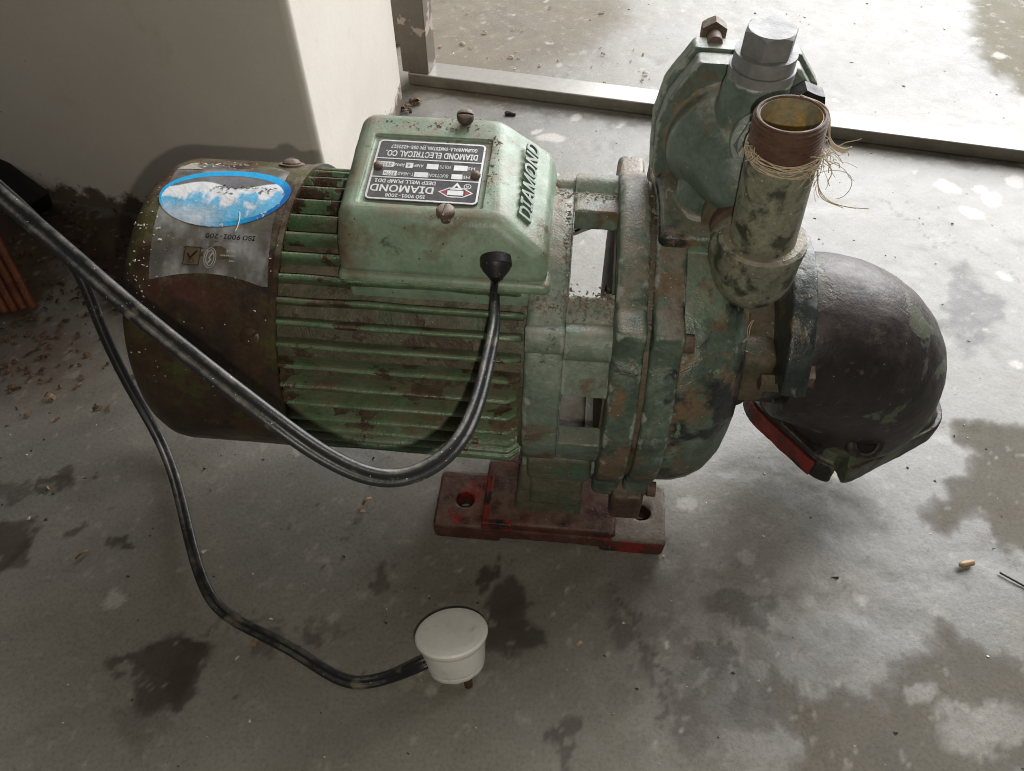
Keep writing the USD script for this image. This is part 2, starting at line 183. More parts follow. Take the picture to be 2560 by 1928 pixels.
# concrete: tone and smoothness per vertex (its stains, splashes and polish), fine grain on top
mat('concrete', {'a': ('attribute', {'attribute': 'tone'}), 'o': ('attribute', {'attribute': 'matt'}), 'g': ('geometry', {}), 'n': ('noise_texture', {'scale': 420, 'detail': 8, 'roughness': 0.78}), 'r': ('rgb_ramp', {'ramp': [(0.3, (0.60,) * 3), (0.5, (1,) * 3), (0.7, (1.16,) * 3)]}),
    'pn': ('noise_texture', {'scale': 780, 'detail': 3, 'roughness': 0.6}), 'pr': ('rgb_ramp', {'ramp': [(0.655, (1,) * 3), (0.70, (0.45,) * 3)]}), 'm9': ('mix_color', {'blend_type': 'multiply', 'fac': 1.0, 'use_clamp': False}),
    'm': ('mix_color', {'blend_type': 'multiply', 'fac': 1.0, 'use_clamp': False}), 'n2': ('noise_texture', {'scale': 55, 'detail': 8, 'roughness': 0.62}), 'ad': ('math', {'math_type': 'multiply_add', 'value2': 0.35}),
    'b': ('bump', {'strength': 0.22, 'distance': 0.002}), 'nr': ('noise_texture', {'scale': 40, 'detail': 6, 'roughness': 0.7}), 'rr': ('map_range', {'from_min': 0.3, 'from_max': 0.7, 'to_min': -0.04, 'to_max': 0.04}), 'ra': ('math', {'math_type': 'add', 'use_clamp': True}), 'p': ('principled_bsdf', {'specular_ior_level': 0.6})},
    [('g.position', 'n.vector'), ('g.position', 'n2.vector'), ('n.fac', 'r.fac'), ('a.color', 'm.a'), ('r.color', 'm.b'), ('g.position', 'pn.vector'), ('pn.fac', 'pr.fac'), ('m.result', 'm9.a'), ('pr.color', 'm9.b'), ('m9.result', 'p.base_color'), ('n.fac', 'ad.value1'), ('n2.fac', 'ad.value3'), ('ad.value', 'b.height'), ('b.normal', 'p.normal'), ('g.position', 'nr.vector'), ('nr.fac', 'rr.value'), ('rr.result', 'ra.value1'), ('o.fac', 'ra.value2'), ('ra.value', 'p.roughness')])

# ---------------------------------------------------------------- floor
def axis_steps(lo, hi, fine, far):
    mid = np.arange(lo, hi, fine); step = fine; a, b = [lo], [hi]
    while b[-1] < far: step *= 1.35; b.append(b[-1] + step)
    step = fine
    while a[-1] > -far: step *= 1.35; a.append(a[-1] - step)
    return np.concatenate([a[::-1][:-1], mid, b])
gx, gy = axis_steps(-0.74, 0.76, 0.0023, 5), axis_steps(0.06, 1.10, 0.0023, 5)
X, Y = np.meshgrid(gx, gy, indexing='xy')
FP = np.stack([X, Y, np.zeros_like(X)], -1).reshape(-1, 3)
def nz(sc, oct=4, seed=0): return fbm(FP * sc + 37.0, oct, seed)
sst = lambda x, a, b: (lambda t: t * t * (3 - 2 * t))(np.clip((x - a) / (b - a), 0, 1))
n_big, n_mid, n_sm = nz(5, 5, 1), nz(18, 5, 2), nz(70, 4, 3)
warp = (nz(28, 4, 5) - 0.5) * 0.03; warp2 = (nz(28, 4, 6) - 0.5) * 0.03
jag = (nz(110, 5, 8) - 0.5) * 0.020; jag2 = (nz(110, 5, 9) - 0.5) * 0.020
PX, PY = FP[:, 0] + warp + jag, FP[:, 1] + warp2 + jag2
tone = np.array([0.204, 0.191, 0.160]) + (n_big[:, None] - 0.5) * np.array([0.16, 0.15, 0.145]) + (n_mid[:, None] - 0.5) * 0.06
cool = sst(nz(7, 4, 11), 0.45, 0.65)[:, None]
tone = tone * (1 - 0.5 * cool) + 0.5 * cool * np.array([0.184, 0.184, 0.175]) * (0.85 + 0.3 * n_mid[:, None])
matt = 0.40 + (n_mid - 0.5) * 0.04 + (n_big - 0.5) * 0.08 + 0.08 * sst(FP[:, 1], .72, .84)
def blot(mask, col, rough=None, amount=1.0):
    global tone, matt
    m = np.clip(mask * amount, 0, 1)
    tone = tone * (1 - m[:, None]) + np.asarray(col) * (0.86 + 0.28 * n_sm[:, None]) * m[:, None]
    if rough is not None: matt = matt * (1 - m) + rough * m
def ell(x, y, rx, ry, ang=0, soft=0.25, px=None, py=None):
    c, s = math.cos(math.radians(ang)), math.sin(math.radians(ang))
    dx, dy = (PX if px is None else px) - x, (PY if py is None else py) - y
    u, v = (dx * c + dy * s) / rx, (-dx * s + dy * c) / ry
    return 1 - sst(np.sqrt(u * u + v * v), 1 - soft, 1 + soft)
def poly(pts, soft=0.006):
    import shapely
    g = shapely.Polygon(pts); q = shapely.points(np.c_[PX, PY]); d = shapely.distance(g, q); i = shapely.distance(g.boundary, q)
    return 1 - sst(np.where(d > 0, d, -i), -soft, soft)
# unpolished, browner areas
blot(poly([(-0.1267, 1.1000),(0.1412, 1.1000),(0.1430, 0.9815),(0.0904, 0.8894),(0.0236, 0.8473),(-0.0132, 0.7699),(-0.1177, 0.8076)], 0.03), (0.20, 0.172, 0.125), 0.80, 0.95)
blot(poly([(0.6327, 1.1000),(0.8154, 1.1000),(0.6427, 0.7430),(0.5662, 0.7838),(0.5539, 0.8473),(0.5690, 0.9457)], 0.015), (0.165, 0.148, 0.092), 0.82, 0.95)
blot(poly([(0.3268, 0.3457),(0.3521, 0.3436),(0.3814, 0.3372),(0.4117, 0.3372),(0.3670, 0.2371),(0.3216, 0.2388),(0.3177, 0.2614),(0.2900, 0.2543),(0.2813, 0.2614),(0.3000, 0.2833),(0.3332, 0.3025),(0.3237, 0.3226)]), (0.115, 0.100, 0.072), 0.80, 0.92)
blot(poly([(0.1545, 0.1607),(0.1784, 0.1445),(0.2088, 0.1366),(0.2372, 0.1580),(0.2663, 0.1777),(0.2841, 0.1720),(0.3134, 0.1607),(0.3290, 0.0951),(0.1360, 0.0837),(0.1616, 0.1189)], 0.008), (0.105, 0.090, 0.066), 0.80, 0.9)
blot(ell(0.2757, 0.1214, 0.03, 0.012, 20), (0.24, 0.225, 0.195), 0.4, 0.8); blot(ell(0.2430, 0.1340, 0.012, 0.006), (0.24, 0.225, 0.195), 0.4, 0.8)
blot(poly([(0.4036, 0.5230),(0.4143, 0.4762),(0.3897, 0.4229),(0.3634, 0.4128),(0.3495, 0.4488)], 0.006), (0.15, 0.15, 0.152), 0.62, 0.7)
# dark wet or oily marks
for x, y, rx, ry, a, am in [(*(-0.2344, 0.1649), .018, .006, 12, .75), (*(-0.2110, 0.1566), .017, .02, -20, .9), (*(-0.2002, 0.1445), .010, .016, 10, .85), (*(-0.2033, 0.1691), .006, .005, 0, .8), (*(-0.2151, 0.1289), .018, .014, 0, .35), (*(-0.0047, 0.1925), .016, .018, 30, .9), (*(0.0069, 0.1859), .014, .005, -15, .85),
    (*(-0.0183, 0.2190), .008, .005, 0, .85), (*(-0.3223, 0.2909), .013, .007, 15, .75), (*(-0.3159, 0.2986), .006, .006, 15, .7), (*(-0.3381, 0.2439), .014, .020, 0, .85), (*(-0.3263, 0.2337), .010, .010, 0, .75), (*(-0.3523, 0.2826), .016, .006, 10, .55), (*(-0.2626, 0.2432), .008, .005, 20, .8), (*(-0.2982, 0.2553), .006, .003, 0, .7), (*(0.0241, 0.1231), .005, .007, 0, .75),
    (*(0.0351, 0.1152), .006, .018, -5, .7), (*(-0.0831, 0.2206), .004, .006, 0, .6), (*(-0.1580, 0.1726), .006, .010, 0, .5), (*(-0.1297, 0.1789), .004, .007, 0, .55), (*(0.0649, 0.1734), .008, .011, 20, .5), (*(0.1257, 0.1635), .010, .010, 0, .55), (*(0.1415, 0.1971), .022, .012, -10, .6), (*(0.1175, 0.1392), .03, .02, 30, .4), (*(0.1435, 0.1340), .016, .014, 0, .45), (*(0.1040, 0.1214), .02, .008, -60, .35)]:
    blot(ell(x, y, rx * 1.05, ry * 1.05, a, 0.18), (0.046, 0.036, 0.026), 0.46, am)
# dirt along the wall foot and beneath the shavings
blot(poly([(-0.6469, 0.6453),(-0.4549, 0.6123),(-0.3589, 0.5912),(-0.1720, 0.5481),(-0.1770, 0.4762),(-0.3331, 0.4435),(-0.3573, 0.4875),(-0.4003, 0.5230),(-0.4023, 0.4435),(-0.5246, 0.4128)], 0.012), (0.060, 0.033, 0.019), 0.88, 0.95)
blot(ell(-0.3864, 0.4030, 0.055, 0.045, 0, 0.6), (0.10, 0.06, 0.035), 0.75, 0.6)
mott = sst(nz(95, 5, 31), .50, .60) * (1 - sst(np.hypot((FP[:, 0] - 0.1285) / .11, (FP[:, 1] - 0.1720) / .09), .5, 1.1))
blot(mott * .4, (0.095, 0.078, 0.058), 0.52)
blot(sst(nz(9, 6, 33), .50, .72) * .15, (0.14, 0.126, 0.104), 0.46)
blot(sst(nz(160, 3, 35), .70, .78) * .4, (0.34, 0.31, 0.27), 0.5)
# trowel streaks
ca_, sa_ = math.cos(.5), math.sin(.5); sw = fbm(np.c_[(FP[:, 0] * ca_ + FP[:, 1] * sa_) * 9, (-FP[:, 0] * sa_ + FP[:, 1] * ca_) * 75, FP[:, 0] * 0] + 11, 4, 41)
tone *= (1 + (sw[:, None] - .5) * .28); matt += (sw - .5) * .10
# cracks, patch edges and the dark line along the rail
def dark_line(pts, w, am):
    import shapely
    d = shapely.distance(shapely.LineString(pts), shapely.points(np.c_[PX, PY])); blot(1 - sst(d, w * 0.4, w), (0.06, 0.048, 0.036), 0.6, am)
dark_line([(0.0666, 0.1925),(0.0760, 0.1792),(0.0812, 0.1663),(0.0857, 0.1498),(0.0851, 0.1289)], 0.0022, 0.7)
for ring_pts in ([(0.3268, 0.3457),(0.3521, 0.3436),(0.3814, 0.3372)], [(0.3670, 0.2371),(0.3216, 0.2388),(0.3177, 0.2614),(0.2900, 0.2543),(0.2813, 0.2614),(0.3000, 0.2833),(0.3332, 0.3025),(0.3237, 0.3226),(0.3268, 0.3457)], [(0.1616, 0.1189),(0.1545, 0.1607),(0.1784, 0.1445),(0.2088, 0.1366),(0.2372, 0.1580),(0.2663, 0.1777),(0.2841, 0.1720),(0.3134, 0.1607)]): dark_line(ring_pts, 0.0045, 0.38)
dark_line([(-0.0906, 0.7913),(0.1505, 0.7387),(0.5145, 0.6591)], 0.007, 0.45)  # dirt line at the rail foot, with the shading there painted in
dark_line([(-0.1956, 0.1777),(-0.1697, 0.1895),(-0.1344, 0.1865),(-0.1006, 0.1925)], 0.0014, 0.4); dark_line([(0.1998, 0.3145),(0.2385, 0.2722),(0.2691, 0.2578),(0.2876, 0.2047)], 0.0012, 0.35); dark_line([(0.3566, 0.6159),(0.3788, 0.5481),(0.4248, 0.5354),(0.4460, 0.4762)], 0.0016, 0.4)
dark_line([(-0.1378, 1.0452),(0.1070, 0.8894)], 0.002, 0.2)
# paint and plaster splashes
rng = np.random.default_rng(5)
NPX, NPY = FP[:, 0] + warp * .25 + jag * .5, FP[:, 1] + warp2 * .25 + jag2 * .5
def spot(x, y, r, asp=1.0, ang=0.0, am=0.85, col=(0.52, 0.49, 0.45)):
    s = np.flatnonzero((abs(FP[:, 0] - x) < r * 3) & (abs(FP[:, 1] - y) < r * 3))
    if len(s) == 0: return
    c, q = math.cos(ang), math.sin(ang); dx, dy = NPX[s] - x, NPY[s] - y
    d = np.hypot((dx * c + dy * q) / r, (-dx * q + dy * c) / (r * asp)); m = (1 - sst(d, 0.75, 1.15)) * am
    tone[s] = tone[s] * (1 - m[:, None]) + np.asarray(col) * m[:, None]; matt[s] = matt[s] * (1 - m) + 0.45 * m
for x, y, r, asp, am in [(*(0.2224, 0.2029), .0055, .9, .7), (*(0.1545, 0.2351), .0065, .9, .4), (*(0.1208, 0.2740), .007, .8, .55), (*(0.2298, 0.3006), .008, .45, .8), (*(0.2007, 0.3185), .006, .8, .7), (*(0.4305, 0.5020), .007, .8, .9), (*(0.4004, 0.3982), .006, .8, .9), (*(0.4278, 0.6267), .013, .8, .9), (*(0.4581, 0.6231), .009, .8, .9), (*(0.4638, 0.6087), .014, .7, .9), (*(0.4957, 0.6378), .010, .9, .8), (*(0.4359, 0.5878), .012, .7, .8),
    (*(0.0406, 0.7088), .014, .55, .8), (*(0.0668, 0.7475), .009, .6, .7), (*(0.0264, 0.7214), .006, .7, .8), (*(-0.0174, 0.7088), .008, .7, .7), (*(-0.2502, 0.2013), .0085, .5, .45), (*(0.2407, 0.3701), .006, .7, .7), (*(0.2392, 0.2986), .010, .35, .6), (*(0.0942, 0.1697), .003, .5, .8), (*(0.2258, 0.4488), .005, .8, .7), (*(-0.0453, 0.1445), .004, .9, .4), (*(-0.1122, 0.1925), .005, .5, .3)]:
    spot(x, y, r, asp, rng.uniform(-1, 1), am)
for _ in range(650):
    x, y = rng.uniform(-0.65, 0.7), rng.uniform(0.08, 1.08); far = np.clip((y - 0.1) / 0.9, 0, 1)
    spot(x, y, rng.uniform(.0007, .0028) * (0.7 + far) * (1 + 1.5 * (rng.random() < .05)), rng.uniform(.4, 1), rng.uniform(0, 3), rng.uniform(.15, .65) * (0.45 + 0.55 * sst(np.array(x), -0.5, 0.3)))
for _ in range(240):
    x, y = rng.uniform(-0.65, 0.7), rng.uniform(0.08, 1.08)
    spot(x, y, rng.uniform(.0007, .0024), rng.uniform(.4, 1), rng.uniform(0, 3), rng.uniform(.4, .8), (0.05, 0.04, 0.03))
h = -0.0007 * sst(nz(30, 4, 21), 0.50, 0.85)
FP[:, 2] = h
nx_, ny_ = len(gx), len(gy); idx = np.arange(nx_ * ny_).reshape(ny_, nx_)
quads = np.stack([idx[:-1, :-1], idx[:-1, 1:], idx[1:, 1:], idx[1:, :-1]], -1).reshape(-1, 4)
fl_tri = np.vstack([quads[:, [0, 1, 2]], quads[:, [0, 2, 3]]])
obj('floor', trimesh.Trimesh(FP, fl_tri, process=False), 'concrete', smooth=True, cols={'tone': (np.clip(tone, 0.02, 0.75), 'c'), 'matt': (np.clip(matt, 0.12, 0.9), 'f')}, kind='structure')

# ---------------------------------------------------------------- mesh helpers (millimetres)
Man = m3.Manifold
def tm(man):
    mm = man.to_mesh(); return trimesh.Trimesh(mm.vert_properties[:, :3], mm.tri_verts, process=False)
def sph(x, y, z, r, n=20): return Man.sphere(r, n).translate((x, y, z))
def hull(*balls, n=20): return Man.batch_hull([sph(*b, n=n) for b in balls])
def rbox(x0, x1, y0, y1, z0, z1, r=2.0, n=12):
    return Man.batch_hull([sph(x, y, z, r, n) for x in (x0 + r, x1 - r) for y in (y0 + r, y1 - r) for z in (z0 + r, z1 - r)])
def box(x0, x1, y0, y1, z0, z1): return Man.cube((x1 - x0, y1 - y0, z1 - z0)).translate((x0, y0, z0))
def turn(profile, seg=72):   # (axial, radius) profile turned about z
    return Man.revolve(m3.CrossSection([[(r, a) for a, r in profile]]), seg) if True else None
def fix(m): return m if m.volume() > 0 else m
def to_x(m): return m.rotate((0, 90, 0))
def to_y(m): return m.rotate((90, 0, 0))      # z axis -> -y
def ringx(prof, seg=96):
    pr = [(r, a) for a, r in prof]
    cs = m3.CrossSection([pr], m3.FillRule.NonZero)
    if cs.area() < 1e-9: cs = m3.CrossSection([pr[::-1]])
    return Man.revolve(cs, seg).rotate((0, 90, 0))      # z -> x
def ringz(prof, seg=64):
    pr = [(r, a) for a, r in prof]
    cs = m3.CrossSection([pr], m3.FillRule.NonZero)
    if cs.area() < 1e-9: cs = m3.CrossSection([pr[::-1]])
    return Man.revolve(cs, seg)
def cylx(x0, x1, r, y=0, z=0, seg=48): return Man.cylinder(x1 - x0, r, r, seg).rotate((0, 90, 0)).translate((x0, y, z))
def cyly(y0, y1, r, x=0, z=0, seg=48, r2=None): return Man.cylinder(y1 - y0, r, r if r2 is None else r2, seg).rotate((-90, 0, 0)).translate((x, y0, z))
def cylz(z0, z1, r, x=0, y=0, seg=48, r2=None): return Man.cylinder(z1 - z0, r, r if r2 is None else r2, seg).translate((x, y, z0))
def pol(a, r): return -r * math.cos(math.radians(a)), r * math.sin(math.radians(a))    # angle from the front, upwards -> (y, z)
def cast(man, length=2.5, amp=0.3, freq=0.25, smooth=0, seed=0):
    """a hand-moulded casting: refined, softened and made slightly uneven"""
    t = tm(man.refine_to_length(length)); t.merge_vertices()
    if smooth: trimesh.smoothing.filter_taubin(t, 0.5, 0.53, smooth)
    n = t.vertex_normals; d = (fbm(t.vertices * freq + 50, 3, seed) - 0.5) * 2 * amp
    t.vertices = t.vertices + n * d[:, None]
    return t
def hexa(h, af, ch=0.12):   # hexagon head along z with chamfered crown
    r = af / math.sqrt(3)
    c = ringz([(-0.1, 0), (-0.1, r * 1.2), (h * (1 - ch * 2.2), r * 1.2), (h, r * 0.86), (h, 0)], 48)
    return Man.cylinder(h, r, r, 6) ^ c
def strand(pts, r, n=5, sub_=6):
    """a thin fibre tube through pts"""
    pts = np.asarray(pts, float)
    if len(pts) > 2:
        from scipy.interpolate import CubicSpline
        tt = np.r_[0, np.cumsum(np.linalg.norm(np.diff(pts, axis=0), axis=1) + 1e-6)]; pts = CubicSpline(tt, pts)(np.linspace(0, tt[-1], (len(pts) - 1) * sub_ + 1))
    d = np.gradient(pts, axis=0); d /= np.linalg.norm(d, axis=1, keepdims=True) + 1e-12
    ref = np.array([.31, .52, .79]); a = np.cross(d, ref); a /= np.linalg.norm(a, axis=1, keepdims=True) + 1e-12; b = np.cross(d, a)
    ph_ = np.arange(n) / n * 2 * np.pi; rr = np.broadcast_to(np.asarray(r, float), (len(pts),))
    V = pts[:, None] + rr[:, None, None] * (a[:, None] * np.cos(ph_)[None, :, None] + b[:, None] * np.sin(ph_)[None, :, None]); V = V.reshape(-1, 3)
    F = []
    for i in range(len(pts) - 1):
        for j in range(n):
            k = (j + 1) % n; F += [(i * n + j, i * n + k, (i + 1) * n + k), (i * n + j, (i + 1) * n + k, (i + 1) * n + j)]
    for i0 in (0, (len(pts) - 1) * n): F += [(i0, i0 + j, i0 + j + 1) for j in range(1, n - 1)]
    return trimesh.Trimesh(V, np.array(F), process=False)
S_ = 0.001
AX = (-0.0664, 0.3281)            # where the motor axis stands
AZ = 131.0           # its height, mm
pump = thing('water_pump', 'old green painted electric water pump with finned motor, lying across the concrete floor', 'water pump', (AX[0], AX[1], 0), -5.5)
def part(name, mesh, m, parent=None, smooth=35, **kw):
    if isinstance(mesh, m3.Manifold): mesh = tm(mesh)
    if m in EDGED:
        mesh = mesh.copy(); mesh.merge_vertices(); kw['cols'] = {'curv': (curvature(mesh), 'f')}; smooth = True
    mesh = mesh.copy(); mesh.vertices = (np.asarray(mesh.vertices) + (0, 0, AZ)) * S_
    return obj(name, mesh, m, parent or pump, smooth, **kw)

# ---------------------------------------------------------------- motor
barrel = ringx([(-50, 0), (-50, 74), (80, 74), (80, 0)], 120)
body = part('motor_body', cast(barrel, 4, 0.25), 'barrel_paint')
rng = np.random.default_rng(11)
for k in range(48):
    a = -97 + k * 8.1
    if a > 250: break
    if 57.5 < a < 123: x1 = -10.5
    else: x1 = 77 + rng.uniform(-1, 1)
    prof = m3.CrossSection([[(-2.3, 70), (2.3, 70), (1.7, 80.5), (1.2, 82.4), (0.4, 83.1), (-0.4, 83.1), (-1.2, 82.4), (-1.7, 80.5)]])
    f = Man.extrude(prof, x1 + 50).rotate((0, 90, 0))          # extrude along x
    f = f.rotate((0, 0, 0)).translate((-50, 0, 0))
    v = tm(f.refine_to_length(5))
    # after the turn local x' = -z ; put the fin's height on the radius
    p = v.vertices.copy(); hgt, wid = p[:, 1].copy(), p[:, 2].copy()
    hgt = np.where(p[:, 0] > x1 - 4, np.where(hgt > 78, hgt - (np.clip(p[:, 0] - (x1 - 4), 0, 4) / 4) ** 2 * 4, hgt), hgt)
    hgt += np.where(hgt > 76, (fbm(np.c_[p[:, 0] * .05, np.full(len(p), k * 3.3), wid * .1], 3) - .5) * 1.0, 0)
    ca, sa = math.cos(math.radians(a)), math.sin(math.radians(a))
    wid = wid + (fbm(np.c_[p[:, 0] * .03, np.full(len(p), k * 5.1), p[:, 0] * 0], 2) - .5) * 1.0
    v.vertices = np.c_[p[:, 0], -hgt * ca + wid * sa, hgt * sa + wid * ca]
    part('cooling_fin', v, 'fin_paint', body, 40)
# fan cover
cov = ringx([(-47, 82.4), (-47, 84.2), (-119, 84.2), (-124, 83.2), (-128, 80.6), (-131, 76.5), (-132.3, 71), (-132.6, 0), (-131, 0), (-130.8, 70), (-129.5, 75.5), (-126.8, 79), (-123.5, 81.3), (-119, 82.4)], 128)
cover = part('fan_cover', cast(cov, 4, 0.35, 0.05), 'cover_rust')
part('rim_lip', ringx([(-49.5, 84.25), (-46.7, 84.25), (-46.7, 85.2), (-49.5, 85.2)], 128), 'cover_rust', cover)
def screw_head(r, h, slot=True, seg=28):
    s = ringz([(-1, 0), (-1, r), (h * .45, r), (h * .8, r * .8), (h, r * .35), (h, 0)], seg)
    return s - box(-r * 1.2, r * 1.2, -r * .13, r * .13, h * .5, h * 2) if slot else s
def radial(man, x, a, r, spin=0):   # stands a z-up piece on the barrel at angle a
    t = tm(man.rotate((0, 0, spin))); ca, sa = math.cos(math.radians(a)), math.sin(math.radians(a)); p = t.vertices
    hgt = p[:, 2] + r; t.vertices = np.c_[p[:, 0] + x, -hgt * ca + p[:, 1] * sa, hgt * sa + p[:, 1] * ca]; return t
part('screw', radial(screw_head(5.2, 1.6), -60, 34.8, 84.2, 40), 'cover_rust', cover)
part('screw', radial(screw_head(5.0, 4.0), -62, 117, 84.2, 10), 'bolt_rust', cover)
part('washer', radial(ringz([(-.5, 0), (-.5, 7), (1, 7), (1, 0)], 28), -62, 117, 84.2), 'bolt_rust', cover)
# sticker film: transparent tail and printed oval
R_ST = 84.2
def patch(mask_fn, lift, nxs=300, nas=230, x=(-125, -44), a=(46, 122), low=None):
    xs, as_ = np.linspace(*x, nxs), np.linspace(*a, nas); XX, AA = np.meshgrid(xs, as_, indexing='xy')
    if low: AA = np.maximum(AA, low(XX))
    keep, ink, cov_ = mask_fn(XX, AA)
    rr = R_ST + lift + 0.55 * np.maximum(0, fbm(np.stack([XX * .12, AA * .12, XX * 0 + lift], -1), 3) - .45)
    ca, sa = np.cos(np.radians(AA)), np.sin(np.radians(AA))
    xs_c = np.where(XX < -108, XX, XX); dr = np.where(XX < -119, ((-119 - XX) / 9) ** 2 * 3.0, 0)
    V = np.stack([xs_c, -(rr - dr) * ca, (rr - dr) * sa + AZ], -1).reshape(-1, 3) * S_
    id_ = np.arange(V.shape[0]).reshape(nas, nxs); q = np.stack([id_[:-1, :-1], id_[:-1, 1:], id_[1:, 1:], id_[1:, :-1]], -1)
    ok = (keep[:-1, :-1] & keep[:-1, 1:] & keep[1:, 1:] & keep[1:, :-1]).reshape(-1); q = q.reshape(-1, 4)[ok]
    u, inv = np.unique(q, return_inverse=True); q = inv.reshape(-1, 4)
    return trimesh.Trimesh(V[u], np.vstack([q[:, [0, 1, 2]], q[:, [0, 2, 3]]]), process=False), ink.reshape(-1, 3)[u], cov_.reshape(-1)[u]
def tail_fn(XX, AA):
    lo = 52.6 + 3.2 * np.clip(1 - ((XX + 83) / 28) ** 2, 0, 1)
    keep = (XX > -113 - (AA - 52) * 0.12) & (XX < -53.2 - (AA - 52) * 0.12 + 2) & (AA > lo - .01) & (AA < 109 - 2 * np.sin(XX * .2))
    n = fbm(np.stack([XX * .09, AA * .09, XX * 0], -1), 4)
    cov_ = 0.20 + 0.45 * np.clip((n - .42) * 4, 0, 1) + 0.25 * np.clip((62 - AA) / 8, 0, 1) * n
    ink = np.stack([0.36 + 0 * XX, 0.355 + 0 * XX, 0.34 + 0 * XX], -1) * (.8 + .4 * n[..., None])
    return keep, ink, cov_
t, ink, cv = patch(tail_fn, 0.15, low=lambda q: 52.6 + 3.2 * np.clip(1 - ((q + 83) / 28) ** 2, 0, 1))
tail = obj('sticker', t, 'sticker_print', cover, True, cols={'ink': (ink, 'c'), 'cover': (cv, 'f')}, label='torn transparent film of the sticker')
EX, EA, ERX, ERA = -84.6, 88.5, 34.5, 15.5
def oval_fn(XX, AA):
    u, v = (XX - EX) / ERX, (AA - EA - 0.03 * (XX - EX)) / ERA; d = np.hypot(u, v); keep = d < 1.0
    n = fbm(np.stack([XX * .16, AA * .16, XX * 0 + 3], -1), 5); n2 = fbm(np.stack([XX * .5, AA * .5, XX * 0 + 9], -1), 3)
    di = np.hypot((XX - EX + .8) / (ERX * .93), (AA - EA + 1.0 - 0.03 * (XX - EX)) / (ERA * .80))
    blue, deep, white, film, sky_ = np.array([.02, .33, .62]), np.array([.015, .13, .38]), np.array([.66, .67, .68]), np.array([.24, .24, .26]), np.array([.08, .36, .58])
    side = sst(u, .2, .9)[..., None] * (1 - sst(v, .1, .7))[..., None]
    c = blue * (1 - side) + deep * side
    inner = (di < 1)[..., None]
    edge = v * 1.0 + .12 * np.sin(u * 5.5 + .7)
    top = sst(edge, .28, .34)[..., None]            # bare film band
    ww = white * (0.95 + 0.1 * n2[..., None])
    lower = sst(-v + (n - .5) * 1.7 - .1 * np.abs(u), -.10, .24)[..., None] * 0.92
    cc = ww * (1 - lower) + (sky_ * (0.7 + .7 * n[..., None])) * lower
    scratch = (sst(n2, .63, .68) * sst(u, -.7, .1) * (np.abs(v - .12 + .02 * u) < .16))[..., None] * .85
    cc = cc * (1 - scratch) + np.array([.06, .05, .05]) * scratch
    c = np.where(inner, cc * (1 - top) + film * top, c)
    fade = (sst(-u, -.3, .3) * sst(-v, .2, .7))[..., None] * .75
    c = c * (1 - fade) + (white * .8 * (.7 + .5 * n[..., None])) * fade
    chip = sst(n2 * .5 + n * .5, .66, .70)[..., None] * sst(-v, -.3, .5)[..., None]
    c = c * (1 - chip) + white * .8 * chip
    cov_ = np.where(inner[..., 0] & (top[..., 0] > .5), .45, 0.98)
    return keep, c, cov_
t, ink, cv = patch(oval_fn, 0.45, 320, 190, (EX - 35, EX + 35), (EA - 18, EA + 18))
obj('sticker_oval', t, 'sticker_print', cover, True, cols={'ink': (ink, 'c'), 'cover': (cv, 'f')}, label='blue and white oval print of the sticker')
def on_cover(t, x, a, lift=0.8, deg=180):
    """a flat lettering mesh (mm, xy plane) wrapped on the cover, turned upside down to the camera"""
    p = np.asarray(t.vertices); c, s = math.cos(math.radians(deg)), math.sin(math.radians(deg))
    px, py = p[:, 0] * c - p[:, 1] * s, p[:, 0] * s + p[:, 1] * c
    aa = np.radians(a) + py / R_ST; rr = R_ST + lift + p[:, 2] * 0
    t = t.copy(); t.vertices = np.c_[px + x, -rr * np.cos(aa), rr * np.sin(aa)]; return t
def text(s, hh, bold=False):
    t = meshkit.text_mesh(s, hh, 0.02, bold); t = trimesh.Trimesh(t.vertices, t.faces, process=False); return t
def flat(polys):
    """thin sheets from shapely shapes"""
    return trimesh.util.concatenate([trimesh.creation.extrude_polygon(g, 0.02) for g in polys])
import shapely
from shapely import affinity
part('printing', on_cover(text('ISO 9001-200', 2.6, True), -61, 70.2), 'print_black', tail)
def ring2(rx, ry, w): e = shapely.Point(0, 0).buffer(1, 32); return affinity.scale(e, rx, ry).difference(affinity.scale(e, rx - w, ry - w))
rs = np.random.default_rng(77); ms_ = []
for k in range(17):
    cx, cy = -15 + k * 1.9 + rs.normal(0, .3), rs.normal(0, .7); a_ = rs.uniform(-1.2, 1.2); L0 = rs.uniform(.6, 1.9)
    ms_.append(shapely.LineString([(cx, cy), (cx + L0 * .5, cy + a_ * .5 + rs.normal(0, .3)), (cx + L0, cy + a_ * .3)]).buffer(rs.uniform(.14, .3)))
part('printing', on_cover(flat(ms_), -73, 92, 1.15), 'print_black', cover)
part('paper_crease', strand([np.array([-73 + .5 * i, *pol(80 - 4.2 * i, 84.9)]) + (0.8 * math.sin(i * 1.7), 0, 0) for i in range(3)], .26), 'flake_white', cover, True)
sub = shapely.box(-4.2, -4.8, 4.2, 4.8)
part('printing', on_cover(flat([sub.difference(shapely.box(-3.9, -4.5, 3.9, 4.5))]), -92, 61.6), 'print_black', tail)
part('printing', on_cover(flat([sub.buffer(-.3)]), -92, 61.6, 0.7), 'print_gold', tail)
part('printing', on_cover(flat([shapely.LineString([(-2.2, 1.2), (-.8, -1.2), (2.4, 2.6)]).buffer(.45, cap_style=2), ring2(1.6, 1.1, .25).__class__(affinity.translate(ring2(1.6, 1.1, .25), 0, -2.8))]), -92, 61.6, 1.0, 0), 'print_black', tail)
part('printing', on_cover(flat([ring2(3.2, 5.4, .35), ring2(2.3, 4.3, .5), shapely.LineString([(-1, -2.5), (.4, 0), (-.4, 1), (1, 3)]).buffer(.4)]), -82.5, 61.3), 'print_white', tail)
